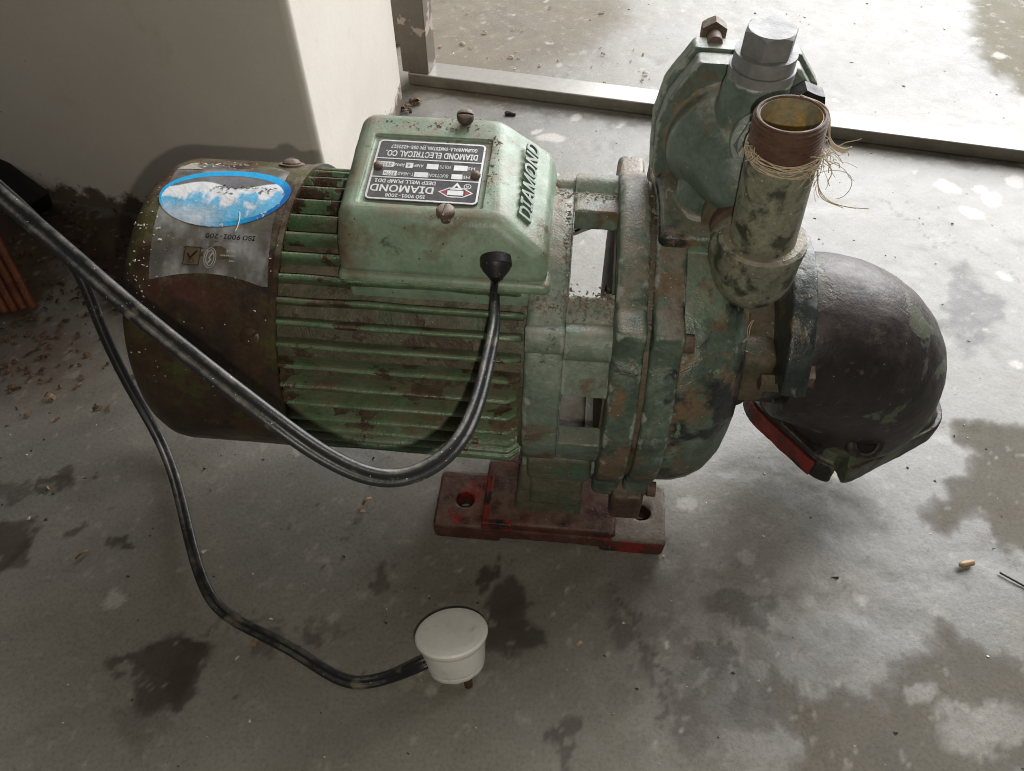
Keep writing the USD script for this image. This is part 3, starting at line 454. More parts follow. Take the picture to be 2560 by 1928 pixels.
for k, w in enumerate((5.5, 8, 3.5)): part('printing', on_cover(flat([shapely.box(j * .95, 0, j * .95 + .65, .8) for j in range(int(w))]), -70, 64.5 - k * 1.8), 'print_white', tail)
# torn white paper corner and loose paint flakes
def flakes(pts_fn, n, seed, smin, smax):
    r = np.random.default_rng(seed); V, F = [], []
    for _ in range(n):
        q, nn = pts_fn(r); nn = nn / np.linalg.norm(nn); t1 = np.cross(nn, (.3, .9, .2)); t1 /= np.linalg.norm(t1); t2 = np.cross(nn, t1)
        s = r.uniform(smin, smax) * (1 + (r.random() < .1)); th = np.sort(r.uniform(0, 6.28, 5)); k0 = len(V)
        up = 0.25 * s
        ring_ = [q + (t1 * math.cos(x) + t2 * math.sin(x) * r.uniform(.4, 1)) * s for x in th]
        V += [p + nn * 0.02 for p in ring_] + [p * .9 + q * .1 + nn * up * r.uniform(.6, 1.2) for p in ring_] + [q + nn * up]
        for i in range(5):
            j = (i + 1) % 5; F += [(k0 + i, k0 + j, k0 + 5 + j), (k0 + i, k0 + 5 + j, k0 + 5 + i), (k0 + 5 + i, k0 + 5 + j, k0 + 10)]
    return trimesh.Trimesh(np.array(V), np.array(F), process=False)
def cover_pt(r):
    if r.random() < .55: x, a = r.normal(-119, 4), r.uniform(36, 84)
    elif r.random() < .6: x, a = r.normal(-95, 9), r.normal(111, 2.5)
    else: x, a = r.uniform(-126, -50), r.uniform(20, 110)
    x = np.clip(x, -128.5, -50); rr = np.interp(x, [-132.3, -131, -128, -124, -119, -47], [71, 76.5, 80.6, 83.2, 84.3, 84.3]); c, s = math.cos(math.radians(a)), math.sin(math.radians(a))
    nxx = -0.9 if x < -128 else (-.4 if x < -121 else 0)
    return np.array([x, -rr * c, rr * s]), np.array([nxx, -c, s])
part('paint_flakes', flakes(cover_pt, 140, 3, .2, .95), 'flake_white', cover, False, kind='stuff')
tri = shapely.Polygon([(0, 0), (13, 4.5), (7, 7), (5, 13), (1.5, 10)])
part('paper_scrap', on_cover(flat([tri]), -119, 103, 0.5, -12), 'flake_white', cover)

# ---------------------------------------------------------------- terminal box
lip = rbox(-17, 90, -45, 51, 66, 73.5, 3.5)
shell = hull((-11, -37.5, 76, 5), (83, -37.5, 76, 5), (-11, 43, 76, 5), (83, 43, 76, 5), (-9, -32.5, 87, 7.5), (79.5, -32.5, 83, 8), (-10, 39.5, 91, 7.5), (78, 37, 86, 8), (-7, -26.5, 95, 9), (61, -26.5, 95, 9), (-8, 34.5, 102, 9), (55, 34.5, 102, 9), n=24)
skirt = rbox(-12, 80, -44.5, 48, 40, 68, 2)
TILT = 0.115       # the lid rises a little towards its back edge
rec = rbox(-6.2, 55.2, -26.5, 22.5, 102.3, 118, 1.6).transform(np.array([[1, 0, 0, 0], [0, 1, 0, 0], [0, TILT, 1, TILT * 26]]))
boxm = shell + lip + skirt - rec
slope = rbox(60, 90, -34, 36, 60, 72, 1)
tbox = part('terminal_box', cast(boxm, 1.8, 0.3, 0.12, 6), 'box_paint')
# name plate (readable from the far side of the motor)
PLX, PLY, PLZ = 24.5, -2.2, 102.5
def plate_sheet(g, z0, z1):
    t = trimesh.creation.extrude_polygon(g, z1 - z0); t.vertices[:, 2] += z0; return t
def on_plate(t): # plate coordinates: x right, y up as read, centre at 0; turned half a turn
    p = np.asarray(t.vertices); t = t.copy(); t.vertices = np.c_[PLX - p[:, 0] * .975, PLY - p[:, 1] * .91, PLZ + p[:, 2] + TILT * (PLY - p[:, 1] * .91 + 26)]; return t
pw, ph = 57.0, 46.5
outl = shapely.box(-pw / 2, -ph / 2, pw / 2, ph / 2).buffer(-3).buffer(3)
name_plate = part('name_plate', on_plate(plate_sheet(outl, 0, 0.9)), 'plate_black', tbox, False)
def lay(gs, m='plate_silver', z=0.9, t=0.12):
    part('plate_marking', on_plate(trimesh.util.concatenate([plate_sheet(g, z, z + t) for g in (gs if isinstance(gs, list) else [gs])])), m, tbox, False)
lay(outl.buffer(-.3).difference(outl.buffer(-1.3)))
lay([shapely.box(-27.2, 6.0, 27.2, 6.7), shapely.box(-27.2, -8.6, 27.2, -7.9)])
def write(s, x, y, hh, bold=True, width=None, m='plate_silver'):
    t = meshkit.text_mesh(s, hh, 0.12, bold); v = np.asarray(t.vertices, float).copy()
    if width: v[:, 0] *= width / (v[:, 0].max() - v[:, 0].min())
    v[:, 0] += x; v[:, 1] += y; v[:, 2] += 0.9
    part('lettering', on_plate(trimesh.Trimesh(v, t.faces, process=False)), m, tbox, False)
write('ISO 9001-2008', -2, 18.6, 2.3, True, 20)
write('DIAMOND', -6, 12.2, 4.9, True, 32)
write('DEEP WELL PUMP DD1', -6, 8.0, 2.5, True, 31)
write('HP', -22.5, 2.0, 2.3, False); write('SUCTION', -11.5, 2.0, 2.3, False, 10); write('T-HEAD', 6.3, 2.0, 2.3, False, 8)
write('Hz', -24.5, -4.8, 2.3, False); write('VOLTS', -12.2, -4.8, 2.3, False, 6); write('AMP', 2.2, -4.8, 2.3, False, 5); write('RPM', 12, -4.8, 2.3, False, 5)
boxes = [shapely.box(-18.5, 1.3, -13, 5), shapely.box(-1, 1.3, 6, 5), shapely.box(15, 1.3, 22, 5), shapely.box(-20.5, -5.5, -13.5, -1.6), shapely.box(-5.5, -5.5, 0.5, -1.6), shapely.box(7.6, -5.5, 11.3, -1.6), shapely.box(17.5, -5.5, 24.6, -1.6)]
lay([b for b in boxes])
for s, x, y, w in (('50TH', 15.8, 2.2, 5.4), ('2850', 18.4, -4.6, 5.4), ('6', 8.8, -4.6, 1.4)):
    t = meshkit.text_mesh(s, 2.2, 0.10, False); v = np.asarray(t.vertices, float).copy(); v[:, 0] *= w / (v[:, 0].max() - v[:, 0].min()); v += (x, y, 1.02); part('lettering', on_plate(trimesh.Trimesh(v, t.faces, process=False)), 'plate_black', tbox, False)
write('DIAMOND ELECTRICAL CO.', -25, -14.6, 4.3, True, 48)
write('GUJRANWALA-PAKISTAN. PH: 055-4222517', -24, -19.2, 2.6, True, 45)
write('R', -22.7, 9.2, 1.7, False); lay(shapely.Point(-22.1, 10.1).buffer(1.9).difference(shapely.Point(-22.1, 10.1).buffer(1.5)))
dia = shapely.Polygon([(-25.5, 15), (-20.5, 11.6), (-13, 11.6), (-7.8, 15), (-13, 18.6), (-20.5, 18.6)])
lay(dia.difference(dia.buffer(-.6))); lay(shapely.Polygon([(-24, 15), (-21.5, 13.2), (-21.5, 16.8)]), 'plate_red'); lay(shapely.Polygon([(-9.3, 15), (-11.6, 13.2), (-11.6, 16.8)]), 'plate_red')
lay([shapely.Polygon([(-20, 13), (-16.7, 7.6), (-13.4, 13)]).difference(shapely.Polygon([(-18, 12), (-16.7, 9.5), (-15.4, 12)])), shapely.box(-20.5, 13.6, -12.5, 17)])
for x, y in ((-25.3, 1.5), (25.3, -1.5)): part('rivet', on_plate((lambda t: (t.vertices.__iadd__((x, y, 0.9)), t)[1])(cast(ringz([(-.5, 0), (-.5, 2.6), (1.2, 2.3), (2.0, 1.2), (2.1, 0)], 20), 1, .5, .6))), 'bolt_rust', tbox)
# cover screws
s1 = cast(screw_head(4.4, 3.0) + cylz(-5, 0, 2.6), 1.2, .15, .5); s1.vertices = s1.vertices @ trimesh.transformations.rotation_matrix(1.5, (0, 0, 1))[:3, :3].T + (38.3, -32.0, 105.5); part('screw', s1, 'bolt_rust', tbox, label='front screw of the box lid, slotted, green paint left on it')
s2 = cast(screw_head(4.4, 3.0) + cylz(-7, 0, 2.8), 1.2, .15, .5); s2.vertices = s2.vertices @ trimesh.transformations.rotation_matrix(.35, (1, 0, 0))[:3, :3].T + (39.5, 33.0, 115.0); part('screw', s2, 'bolt_rust', tbox, label='back screw of the box lid, standing proud and rusty')
# embossed lettering on the sloping right side
d_t = meshkit.text_mesh('DIAMOND', 7.0, 1.5, True); v = np.asarray(d_t.vertices, float).copy(); v[:, 0] *= 54 / (v[:, 0].max() - v[:, 0].min()); v[:, 0] += v[:, 1] * .28
n_s = np.array([.545, 0, .838]); u_s = np.array([0, 1.0, 0]); v_s = np.array([-.838, 0, .545]); o_s = np.array([77.6, -25.5, 95.0])
v = o_s + v[:, :1] * u_s + v[:, 1:2] * v_s + (v[:, 2:3] - .15) * n_s
v[:, 2] += .085 * (v[:, 1] + 26)
letters = part('lettering', trimesh.Trimesh(v, d_t.faces, process=False), 'letter_paint', tbox, False)
# cable grommet
g_dir = np.array([0.10, -0.80, -0.42]); g_dir /= np.linalg.norm(g_dir)
def along(t, o, d):
    R = trimesh.geometry.align_vectors((0, 0, 1), d); t = t.copy(); t.vertices = np.asarray(t.vertices) @ R[:3, :3].T + o; return t
gr = ringz([(-4, 0), (-4, 7.8), (0.2, 7.8), (1.0, 7.2), (2.4, 6.6), (6.2, 3.5), (7.0, 3.0), (7.0, 0)], 40)
GO = np.array([63.0, -42.0, 83.0])
part('cable_grommet', along(tm(gr), GO, g_dir), 'rubber', tbox)

# ---------------------------------------------------------------- end bell, adapter with windows, flanges
bell = ringx([(79, 0), (79, 78), (81, 80.3), (97, 80.3), (99, 78.5), (99, 0)], 120)
for a in (41, 121, -41, 221): y, z = pol(a, 79); bell = bell + cylx(79, 99, 7, y, z, 28)
part('end_bell', cast(bell - cylx(60, 120, 66, 0, 0, 64), 2.6, .35, .2, 1), 'cast_paint')
tube = ringx([(98.5, 68), (98.5, 79.6), (123, 79.6), (123, 68)], 144)
def wedge(a0, a1, r=120):
    n = max(2, int(abs(a1 - a0) / 6)); pts = [(0, 0)] + [pol(a0 + (a1 - a0) * i / n, r) for i in range(n + 1)]
    cs = m3.CrossSection([[(-z, y) for y, z in pts]], m3.FillRule.NonZero)
    if cs.area() < 1: cs = m3.CrossSection([[(-z, y) for y, z in pts][::-1]], m3.FillRule.NonZero)
    return Man.extrude(cs, 23).rotate((0, 90, 0)).translate((99.2, 0, 0))
for a0, a1 in ((57.5, 96.5), (-7, 20), (150, 262)): tube = tube - wedge(a0, a1)
for a in (41, 121, -41, 221): y, z = pol(a, 79); tube = tube + cylx(98.7, 123, 9.2, y, z, 32)
adapter = part('adapter_bracket', cast(tube, 2.2, .3, .2, 1), 'cast_paint', label='open bracket with windows between motor and pump')
part('shaft', cylx(95, 128, 9, 0, 0, 24), 'dark_bolt', adapter)
part('inner_wall', cylx(121, 123.5, 69, 0, 0, 64) - cylx(115, 130, 26, 0, 0, 32), 'muddy', adapter)
sq = rbox(122, 137.5, -72, 72, -72, 72, 3) + ringx([(122, 0), (122, 89), (123.5, 90.5), (136, 90.5), (137.5, 89), (137.5, 0)], 144)
part('flange', cast(sq - cylx(110, 150, 60), 2.6, .45, .12, 1), 'flange_paint', label='square-eared motor side flange')
part('gasket', ringx([(137, 0), (137, 86), (140.5, 86), (140.5, 0)], 96) - cylx(120, 150, 60), 'muddy')
sq2 = rbox(140, 155.5, -72, 72, -72, 72, 3) + ringx([(140, 0), (140, 88), (141.5, 89.5), (154, 89.5), (155.5, 88), (155.5, 0)], 144)
part('flange', cast(sq2 - cylx(110, 170, 60), 2.6, .45, .12, 1, 4), 'flange_paint', label='square-eared pump side flange')
for y, z in ((-66, 63), (-68, -66), (66, 63), (66, -66)):
    part('flange_bolt', cast((Man.cylinder(5, 4.6, 4.6, 20)).rotate((0, 90, 0)).translate((155.2, y, z)), 1.6, .25, .4), 'bolt_rust')
# lower lugs
part('flange_lug', cast(rbox(134, 153, -78, -58, -88, -64, 3), 2, .4), 'bolt_rust', label='rusty lug under the flange')
# volute
vol = ringx([(150, 0), (150, 87), (158, 87), (166, 86.5), (174, 84), (181, 79.5), (187, 72.5), (191.5, 63), (194, 52), (195.5, 40), (196, 0)], 144)
vol = vol + rbox(141, 181, -24, 40, 66, 93, 4)
volute = part('volute', cast(vol, 2.6, .5, .08, 2), 'volute_paint')
neck = ringx([(192, 0), (192, 40), (200, 36), (216, 35), (216, 0)], 96) + rbox(193, 214, -42, -20, -10, 28, 6)
part('suction_neck', cast(neck, 2.6, .5, .1, 2), 'muddy')
fl_o = (cylx(212, 225, 62, 0, 6) - box(200, 240, -90, 0, -90, 22)) + Man.batch_hull([cylx(212, 225, 38, 0, 6), cylx(212, 225, 13, *pol(33, 45))]) + Man.batch_hull([cylx(212, 225, 38, 0, 6), cylx(212, 225, 13, *pol(205, 48))])
part('suction_flange', cast(fl_o, 2.4, .4, .1, 1), 'dark_flange', label='dark flange between neck and black elbow')
y, z = pol(19, 47)
part('flange_nut', cast((Man.cylinder(20, 5.4, 5.4, 6)).rotate((0, 90, 0)).translate((205, y, z - 1)), 1.6, .25, .4), 'muddy')
part('flange_bolt', cast((Man.cylinder(7, 6.8, 6.8, 6)).rotate((0, 90, 0)).translate((224.5, y + 2, z + 5)), 1.6, .25, .4), 'bolt_rust')
part('drain_plug', cast(cylx(198, 222, 3.4, -27, -20, 20) + sph(201, -27, -20, 6.5, 24), 1.5, .2), 'dark_bolt')

# ---------------------------------------------------------------- black suction elbow
path = [(221, 0, 10, 32.0), (225, 0, 9, 39.0)] + [(229 + 54 * math.sin(s), 6 * math.sin(s), 2 - 48 * (1 - math.cos(s)) + 6 * math.exp(-s / .18), 53 - 7.0 * (s / 1.571) ** 2 - 9 * math.exp(-s / .18)) for s in np.linspace(0, math.pi / 2, 12)] + [(283.5, 7, -54, 43.5), (284, 8, -62, 39)]
segs = [Man.batch_hull([sph(*a, n=56), sph(*b, n=56)]) for a, b in zip(path[:-1], path[1:])]
elb = Man.batch_boolean(segs, m3.OpType.Add) - box(100, 223.5, -100, 100, -140, 100)
elb = elb.trim_by_plane((0, 0, 1), -76)
bowl = part('black_elbow', cast(elb, 2.4, .55, .06, 3), 'black_iron', label='black painted cast iron elbow bending down, with bare green patches')
def disc(x, y, r, z0, z1): return cylz(z0, z1, r, x, y, 40)
def diamond(z0, z1, g=0.0): return Man.batch_hull([disc(250, 13, 26 + g, z0, z1), disc(323, 12, 25 + g, z0, z1), disc(275, -20, 24.5 + g, z0, z1), disc(284, 46, 20 + g, z0, z1)])
slot = Man.batch_hull([cylz(-90, -55, 3.0, 274.5, -37, 20), cylz(-90, -55, 5.4, 275.5, -54, 20)])
fb = Man.batch_hull([diamond(-81, -64, -1), diamond(-79, -66)]) + Man.batch_hull([diamond(-72, -66, -3), disc(284, 8, 40, -56, -40)]) + Man.batch_hull([sph(281.5, -27, -50, 11, 28), sph(282, -14, -50, 16, 28)]) - slot
part('bottom_flange', cast(fb, 2.2, .5, .1, 7), 'black_iron', bowl)
hd = np.array([-.03, -.80, .60]); hp = np.array([280.8, -41.6, -39.0])
part('hole_boss', cast(along(tm(ringz([(-8, 5.6), (-8, 11.5), (0, 10.5), (1.0, 9.0), (1.0, 6.2), (.4, 5.6)], 40).refine_to_length(2)), hp, hd) if False else ringz([(-8, 5.6), (-8, 11.5), (0, 10.5), (1.0, 9.0), (1.0, 6.2), (.4, 5.6)], 40).transform(np.c_[trimesh.geometry.align_vectors((0, 0, 1), hd)[:3, :3], hp]), 2, .3), 'black_iron', bowl)
part('bolt_hole', along(tm(cylz(-6, -.6, 5.7, 0, 0, 28)), hp, hd), 'hole_black', bowl)
part('flange_edge', cast((diamond(-80, -66, .8) - slot) ^ box(200, 259, -60, 30, -100, -50), 2.2, .4, .15), 'red_paint', bowl, label='bright red edge of the bottom flange')

# ---------------------------------------------------------------- foot
foot = rbox(22, 174, -79, -36, -131, -114.0, 2.5) - box(66, 132, -90, -66, -140, -124.5)
foot = foot + rbox(54, 141, -77.8, -28, -128, -108, 2.5) + rbox(22, 174, 36, 79, -131, -119.5, 2.5) + rbox(60, 130, -40, 40, -128, -114, 2)
foot = foot - cylz(-140, -100, 6, 41, -58, 32) - cylz(-140, -100, 6, 158, -57, 32)
part('base_foot', cast(foot, 2.4, .45, .12, 1), 'foot_paint', label='rusty foot with remains of red paint')
part('foot_pad', cast(rbox(138, 173.6, -78.6, -35, -122, -112.6, 1.8) - cylz(-140, -100, 6.4, 158, -57, 32), 2.2, .4, .15, 1), 'foot_grey', label='grey dusty right end of the foot')
ped = Man.batch_hull([rbox(78, 116, -66, 66, -66, -60, 3), rbox(74, 118, -66, 66, -116, -110, 3)]) - box(60, 140, -52, 52, -200, -70)
ped = ped + rbox(82, 120, -72, -50, -60, -36, 3) + rbox(84, 117, -68, -60, -96, -62, 3)
part('pedestal', cast(ped, 2.4, .5, .1, 1), 'pedestal_paint')
part('red_stripe', cast(rbox(54.5, 59, -77.9, -40, -125, -107.7, 1), 2, .6, .2) + cast(rbox(54, 74, -78.4, -74, -120, -107.7, 1), 2, .6, .2), 'red_paint')

# ---------------------------------------------------------------- valve chamber (tower)
def octo(cx, cz, hw, h0, h1, y0, y1, r=10):
    g = shapely.Polygon([(cx - hw + 14, h1), (cx + hw - 12, h1 - 1), (cx + hw, h1 - 16), (cx + hw, h0 + 14), (cx + hw - 16, h0), (cx - hw + 14, h0), (cx - hw + 2, h0 + 10), (cx - hw, cz + 2), (cx - hw + 3, h1 - 20)]).buffer(-3).buffer(3)
    cs = m3.CrossSection([list(g.exterior.coords)[:-1]], m3.FillRule.NonZero)
    return Man.extrude(cs, y1 - y0).rotate((90, 0, 0)).translate((0, y1, 0))
front = octo(173, 115, 36.5, 80, 153.5, 27, 37)
body_t = Man.batch_hull([cyly(18, 30, 31, 173, 114), sph(176, 3, 116, 23, 40)]) + hull((176, 14, 148, 15), (175, 10, 118, 17), n=36) + Man.batch_hull([sph(172, 10, 112, 19, 32), cylz(86, 92, 19, 167, 8)]) + cylz(84, 93, 22, 166, 8)
body_t = body_t + cylz(140, 157.5, 14.6, 176.5, 13)
tower = part('valve_chamber', cast(front + body_t, 2.0, .5, .1, 3), 'tower_paint')
part('chamber_cover', cast(octo(173, 115, 38, 78, 155, 38.2, 48), 2.2, .4, .1, 1), 'tower_paint', label='cover plate bolted to the back of the valve chamber')
part('collar', cylz(157.0, 161.3, 14.6, 176.5, 13) , 'steel', tower)
hx = hexa(10.5, 20.4); part('filler_plug', (hx.rotate((0, 0, 12)) + cylz(-6.0, 0.4, 13.6)).translate((176.5, 13, 167.5)), 'steel', None, 20, label='bare steel hexagon filler plug on top of the valve chamber')
bb = hexa(7, 11.5).rotate((-90, 0, 0)).rotate((0, 30, 0)); part('cover_bolt', (bb + cyly(-8, 1, 3.6)).translate((159, 51, 154.5)), 'bolt_rust', None, 20)
part('cover_bolt', (hexa(9, 16).rotate((90, 0, 0)).rotate((0, 18, 0)) ).translate((200.5, 20, 142)), 'dark_bolt', None, 20)
fd = (-0.18, -0.88, 0.40)
part('side_plug', along(tm(hexa(11, 19) + cylz(-12, 2, 12.6)), np.array([178.5, -11, 138.0]), fd), 'plug_paint', None, 20, label='green hexagon side plug behind the outlet pipe')
part('plug_rim', along(tm(ringz([(-6, 0), (-6, 13.6), (0, 13.2), (1.2, 12.2), (1.2, 0)], 48)), np.array([178.5, -11, 138.0]), fd), 'plug_paint')
part('outlet_boss', cast(cyly(-14, 6, 17.5, 178, 97, 48) , 2, .4), 'muddy')
part('boss_ring', cast(cyly(-19, -13.5, 15.4, 180, 95, 48), 2, .3), 'bolt_rust')

# ---------------------------------------------------------------- elbow fitting and outlet pipe
PB, PT = np.array([186.5, -33, 96.0]), np.array([181.8, -33, 166.5])
e = Man.batch_hull([cyly(-24, -18, 19.4, 184, 88, 56), sph(186.5, -31, 83, 19.4, 56)]) + Man.batch_hull([sph(186.5, -31.5, 82.5, 19.6, 56), cylz(98, 101, 19.6, 186.6, -33, 56)])
elbow = part('elbow_fitting', cast(e, 2.0, .5, .12, 3), 'galvanised')
part('elbow_rim', along(tm(ringz([(0, 14), (0, 19.8), (2.2, 20.3), (4.4, 19.9), (5.6, 18.2), (5.6, 14)], 72)), PB + (0, 0, 2.0), PT - PB), 'galvanised', elbow)
LP = float(np.linalg.norm(PT - PB))
prof = [(0, 12.4), (0, 15.0), (LP - 18, 14.8)]
for k in range(9):
    a = LP - 17.5 + k * 1.85; prof += [(a, 13.9), (a + .55, 14.75), (a + 1.05, 14.75), (a + 1.6, 13.9)]
pp = [p for p in prof if p[0] < LP - .6]
thr = [p for p in pp if p[0] >= LP - 18.1]
pipe = part('outlet_pipe', along(tm(ringz([(0, 12.6), (0, 15.0), (LP - 17.6, 14.8), (LP - 17.4, 12.6)], 72).refine_to_length(4)), PB, PT - PB), 'galvanised')
part('pipe_thread', along(tm(ringz([(LP - 17.5, 12.5)] + [(max(a, LP - 17.5), r) for a, r in thr[1:]] + [(LP - .4, 14.1), (LP, 13.6), (LP, 12.9), (LP - .5, 12.5)], 84)), PB, PT - PB), 'thread_rust', pipe)
part('pipe_bore', along(tm(ringz([(LP - 40, 12.1), (LP - 40, 12.48), (LP - .8, 12.48), (LP - .8, 12.1)], 64) + ringz([(LP - 36, 0), (LP - 36, 12.15), (LP - 33, 12.15), (LP - 33, 0)], 64)), PB, PT - PB), 'pipe_inside', pipe)
rng = np.random.default_rng(8); fib = []
pax = (PT - PB) / LP
def around(a, hgt, r): return PB + pax * hgt + np.array([math.cos(a), math.sin(a), 0]) * (r - 2.0)
for k in range(26):     # wound round the foot of the thread
    a0 = rng.uniform(0, 6.28); ln = rng.uniform(1.5, 4.5); hh = LP - 18 + rng.normal(0, 1.6)
    fib.append(strand([around(a0 + ln * i / 7, hh + rng.normal(0, .7), 17.0 + rng.uniform(0, .8)) for i in range(8)], rng.uniform(.12, .28)))
for k in range(30):     # tangled tuft hanging at the right
    a = rng.normal(-0.35, .22); q = around(a, LP - 17 + rng.uniform(-2, 8), 17.2); pts = [q]
    dvec = np.array([.5, -.3, -.8])
    for i in range(6): dvec = dvec * .75 + rng.normal(0, .55, 3) + (0.05, 0, -.25); pts.append(pts[-1] + dvec / np.linalg.norm(dvec) * rng.uniform(1.6, 3.6))
    fib.append(strand(pts, rng.uniform(.10, .22)))
for k in range(16):     # frayed end at the left
    a = 3.5 + rng.normal(0, .2); q = around(a, LP - 17 + rng.uniform(0, 5), 17); fib.append(strand([q, q + rng.normal(0, 1.2, 3) + (-1, -.5, 1), q + rng.normal(0, 1.8, 3) + (-1.5, -1, 2 * rng.choice([-1, 1]))], .16))
a = -0.1; q = around(a, LP - 4, 16.8)
for o in range(4): fib.append(strand([around(1.2, LP + .6, 15.4), around(.5, LP + .9, 15.8), around(0.1, LP + .2, 16.6), q + (1.4, -.5, -2.5 - o * .2), q + (4 + o * .5, -1, -8), q + (7, -1.5, -10 + o * .5), q + (10 + o * .6, -1.5, -10.5 + o * .9)], .36))
for o in range(3): fib.append(strand([around(-.35, LP - 22, 17.2), around(-.3, LP - 29, 19), around(-.25, LP - 36, 22 + o), around(-.2, LP - 39, 28 + o * 3), around(-.2, LP - 40 + o, 32 + 5 * o)], .2))
fib.append(strand([around(-.3, LP - 24, 18), around(-.15, LP - 23, 26), around(-.1, LP - 27, 32), around(-.12, LP - 34, 32), around(-.15, LP - 37, 28)], .16))
part('hemp_twine', trimesh.util.concatenate(fib), 'hemp', pipe, True, label='frayed hemp twine wound on the thread')
q0 = np.array([188, -52, 68.0]); part('hemp_twine', trimesh.util.concatenate([strand([q0 + (o * .6, 0, 0), q0 + (-1 + o, -1.5, -7), q0 + (.5, 1 - o, -14), q0 + (-1.5, 2, -20), q0 + (2 + 2 * o, 3, -26)], .22) for o in range(2)]), 'hemp', elbow, True, label='thread end hanging below the elbow')

# ---------------------------------------------------------------- dust clumps lying on the castings
def clump(fn, n, seed, smin, smax): return flakes(fn, n, seed, smin, smax)
def bell_pt(r):
    k = r.random()
    if k < .45: x, a, rr = r.uniform(84, 122), r.normal(54, 3.0), 80.2
    elif k < .75: x, a, rr = r.uniform(80, 122), r.normal(110, 3), 80.4
    elif k < .9: x, a, rr = r.normal(96.8, .8), r.uniform(55, 100), 80.3
    else: x, a, rr = r.uniform(137.5, 140), r.uniform(40, 100), 88
    c, s = math.cos(math.radians(a)), math.sin(math.radians(a)); return np.array([x, -rr * c, rr * s]), np.array([0, -c, s]) + r.normal(0, .3, 3)
part('dust_clumps', clump(bell_pt, 620, 5, .3, 1.2), 'grit_dust', None, False, kind='stuff')
def box_pt(r):
    k = r.random()
    if k < .35: return np.array([r.uniform(-4, 50), r.normal(32, 3.0), 110.6]), np.array([0, 0, 1.0]) + r.normal(0, .35, 3)
    if k < .55: return (lambda yy: np.array([r.normal(57, 1.6), yy, 104.0 + TILT * (yy + 26)]))(r.uniform(-22, 24)), np.array([0, 0, 1.0]) + r.normal(0, .35, 3)
    if k < .75: return np.array([r.normal(38.5, 4.5), r.normal(-34, 1.4), 103.2]), np.array([0, -.3, 1.0]) + r.normal(0, .35, 3)
    if k < .88: return (lambda yy: np.array([r.normal(-9, 1.2), yy, 103.2 + TILT * (yy + 26)]))(r.uniform(-22, 28)), np.array([-.3, 0, 1.0]) + r.normal(0, .35, 3)
    return np.array([r.uniform(-4, 54), r.normal(21.3, .8), 108.0]), np.array([0, 0, 1.0]) + r.normal(0, .35, 3)
part('dust_clumps', clump(box_pt, 260, 6, .3, .95), 'grit_dust', tbox, False, kind='stuff')

# ---------------------------------------------------------------- cable and plug
cord = thing('power_cord', 'black flat twin-core cable looping from the motor box to a white plug', 'power cord')
def flat_cable(pts, w, th, twist=None, sub_=14):
    from scipy.interpolate import CubicSpline
    pts = np.asarray(pts, float); tt = np.r_[0, np.cumsum(np.linalg.norm(np.diff(pts, axis=0), axis=1))]; ts = np.linspace(0, tt[-1], len(pts) * sub_)
    c = CubicSpline(tt, pts)(ts); d = np.gradient(c, axis=0); d /= np.linalg.norm(d, axis=1, keepdims=True)
    eye = np.array([0, 0.0, CAM_H]); tw = np.interp(ts, tt, twist) if twist is not None else np.zeros(len(ts))
    up_ = np.array([0.1, -.6, .8]); a = np.cross(d, up_); a /= np.linalg.norm(a, axis=1, keepdims=True); b = np.cross(a, d)
    ct, st = np.cos(np.radians(tw))[:, None], np.sin(np.radians(tw))[:, None]; a, b = a * ct + b * st, b * ct - a * st
    hw = (w - th) / 2; ring_ = []
    for sgn in (1, -1):
        for ph_ in np.linspace(-2.55, 2.55, 15): ring_.append((sgn * (hw + th / 2 * np.cos(ph_)), sgn * th / 2 * np.sin(ph_)))
    ring_ = np.array(ring_); n = len(ring_)
    V = c[:, None] + a[:, None] * ring_[None, :, 0, None] + b[:, None] * ring_[None, :, 1, None]
    V = V.reshape(-1, 3); i = np.arange(len(c) - 1)[:, None] * n + np.arange(n)[None]; j = np.arange(len(c) - 1)[:, None] * n + (np.arange(n)[None] + 1) % n
    q = np.stack([i, j, j + n, i + n], -1).reshape(-1, 4); F = np.vstack([q[:, [0, 1, 2]], q[:, [0, 2, 3]]])
    caps = [[s, s + k, s + k + 1] for s in (0, (len(c) - 1) * n) for k in range(1, n - 1)]
    return trimesh.Trimesh(V, np.vstack([F, caps]), process=False)
def barrel_w(v): return v
pd = np.array([-0.10, 0.47, 0.88]); pd /= np.linalg.norm(pd)
PO = np.array([-0.0346, 0.1673, .0275])
gend = np.array(along(trimesh.Trimesh([[0, 0, 5]], [[0, 0, 0]], process=False), GO, g_dir).vertices[0])
def to_world(p): q = np.asarray(p) * S_; c, s = math.cos(math.radians(-5.5)), math.sin(math.radians(-5.5)); return np.array([AX[0] + q[0] * c - q[1] * s, AX[1] + q[0] * s + q[1] * c, q[2] + AZ * S_])
g0 = to_world(gend)
main = [g0, (-0.0085, 0.2765, 0.1996), (-0.0081, 0.2551, 0.2029), (-0.0104, 0.2296, 0.2055), (-0.0162, 0.1980, 0.2058), (-0.0271, 0.1751, 0.2066), (-0.0466, 0.1627, 0.2095), (-0.0660, 0.1632, 0.2188), (-0.0882, 0.1718, 0.2335), (-0.1178, 0.1895, 0.2477), (-0.1497, 0.2128, 0.2562), (-0.1806, 0.2375, 0.2632), (-0.2126, 0.2632, 0.2684), (-0.2512, 0.2930, 0.2757), (-0.2979, 0.3266, 0.2706)]
obj('cable', flat_cable(main, .0079, .0038, [75, 70, 60, 45, 35, 30, 25, 15, 8, 5, 3, 0, 0, 0, 0]), 'cable_black', cord, True)
import trimesh.geometry as tg
Rp = tg.align_vectors((0, 0, 1), pd)[:3, :3]
cdir = np.array([-0.80, -0.46, -0.18]); ld = Rp.T @ cdir; NOTCH = math.degrees(math.atan2(ld[1], ld[0]))
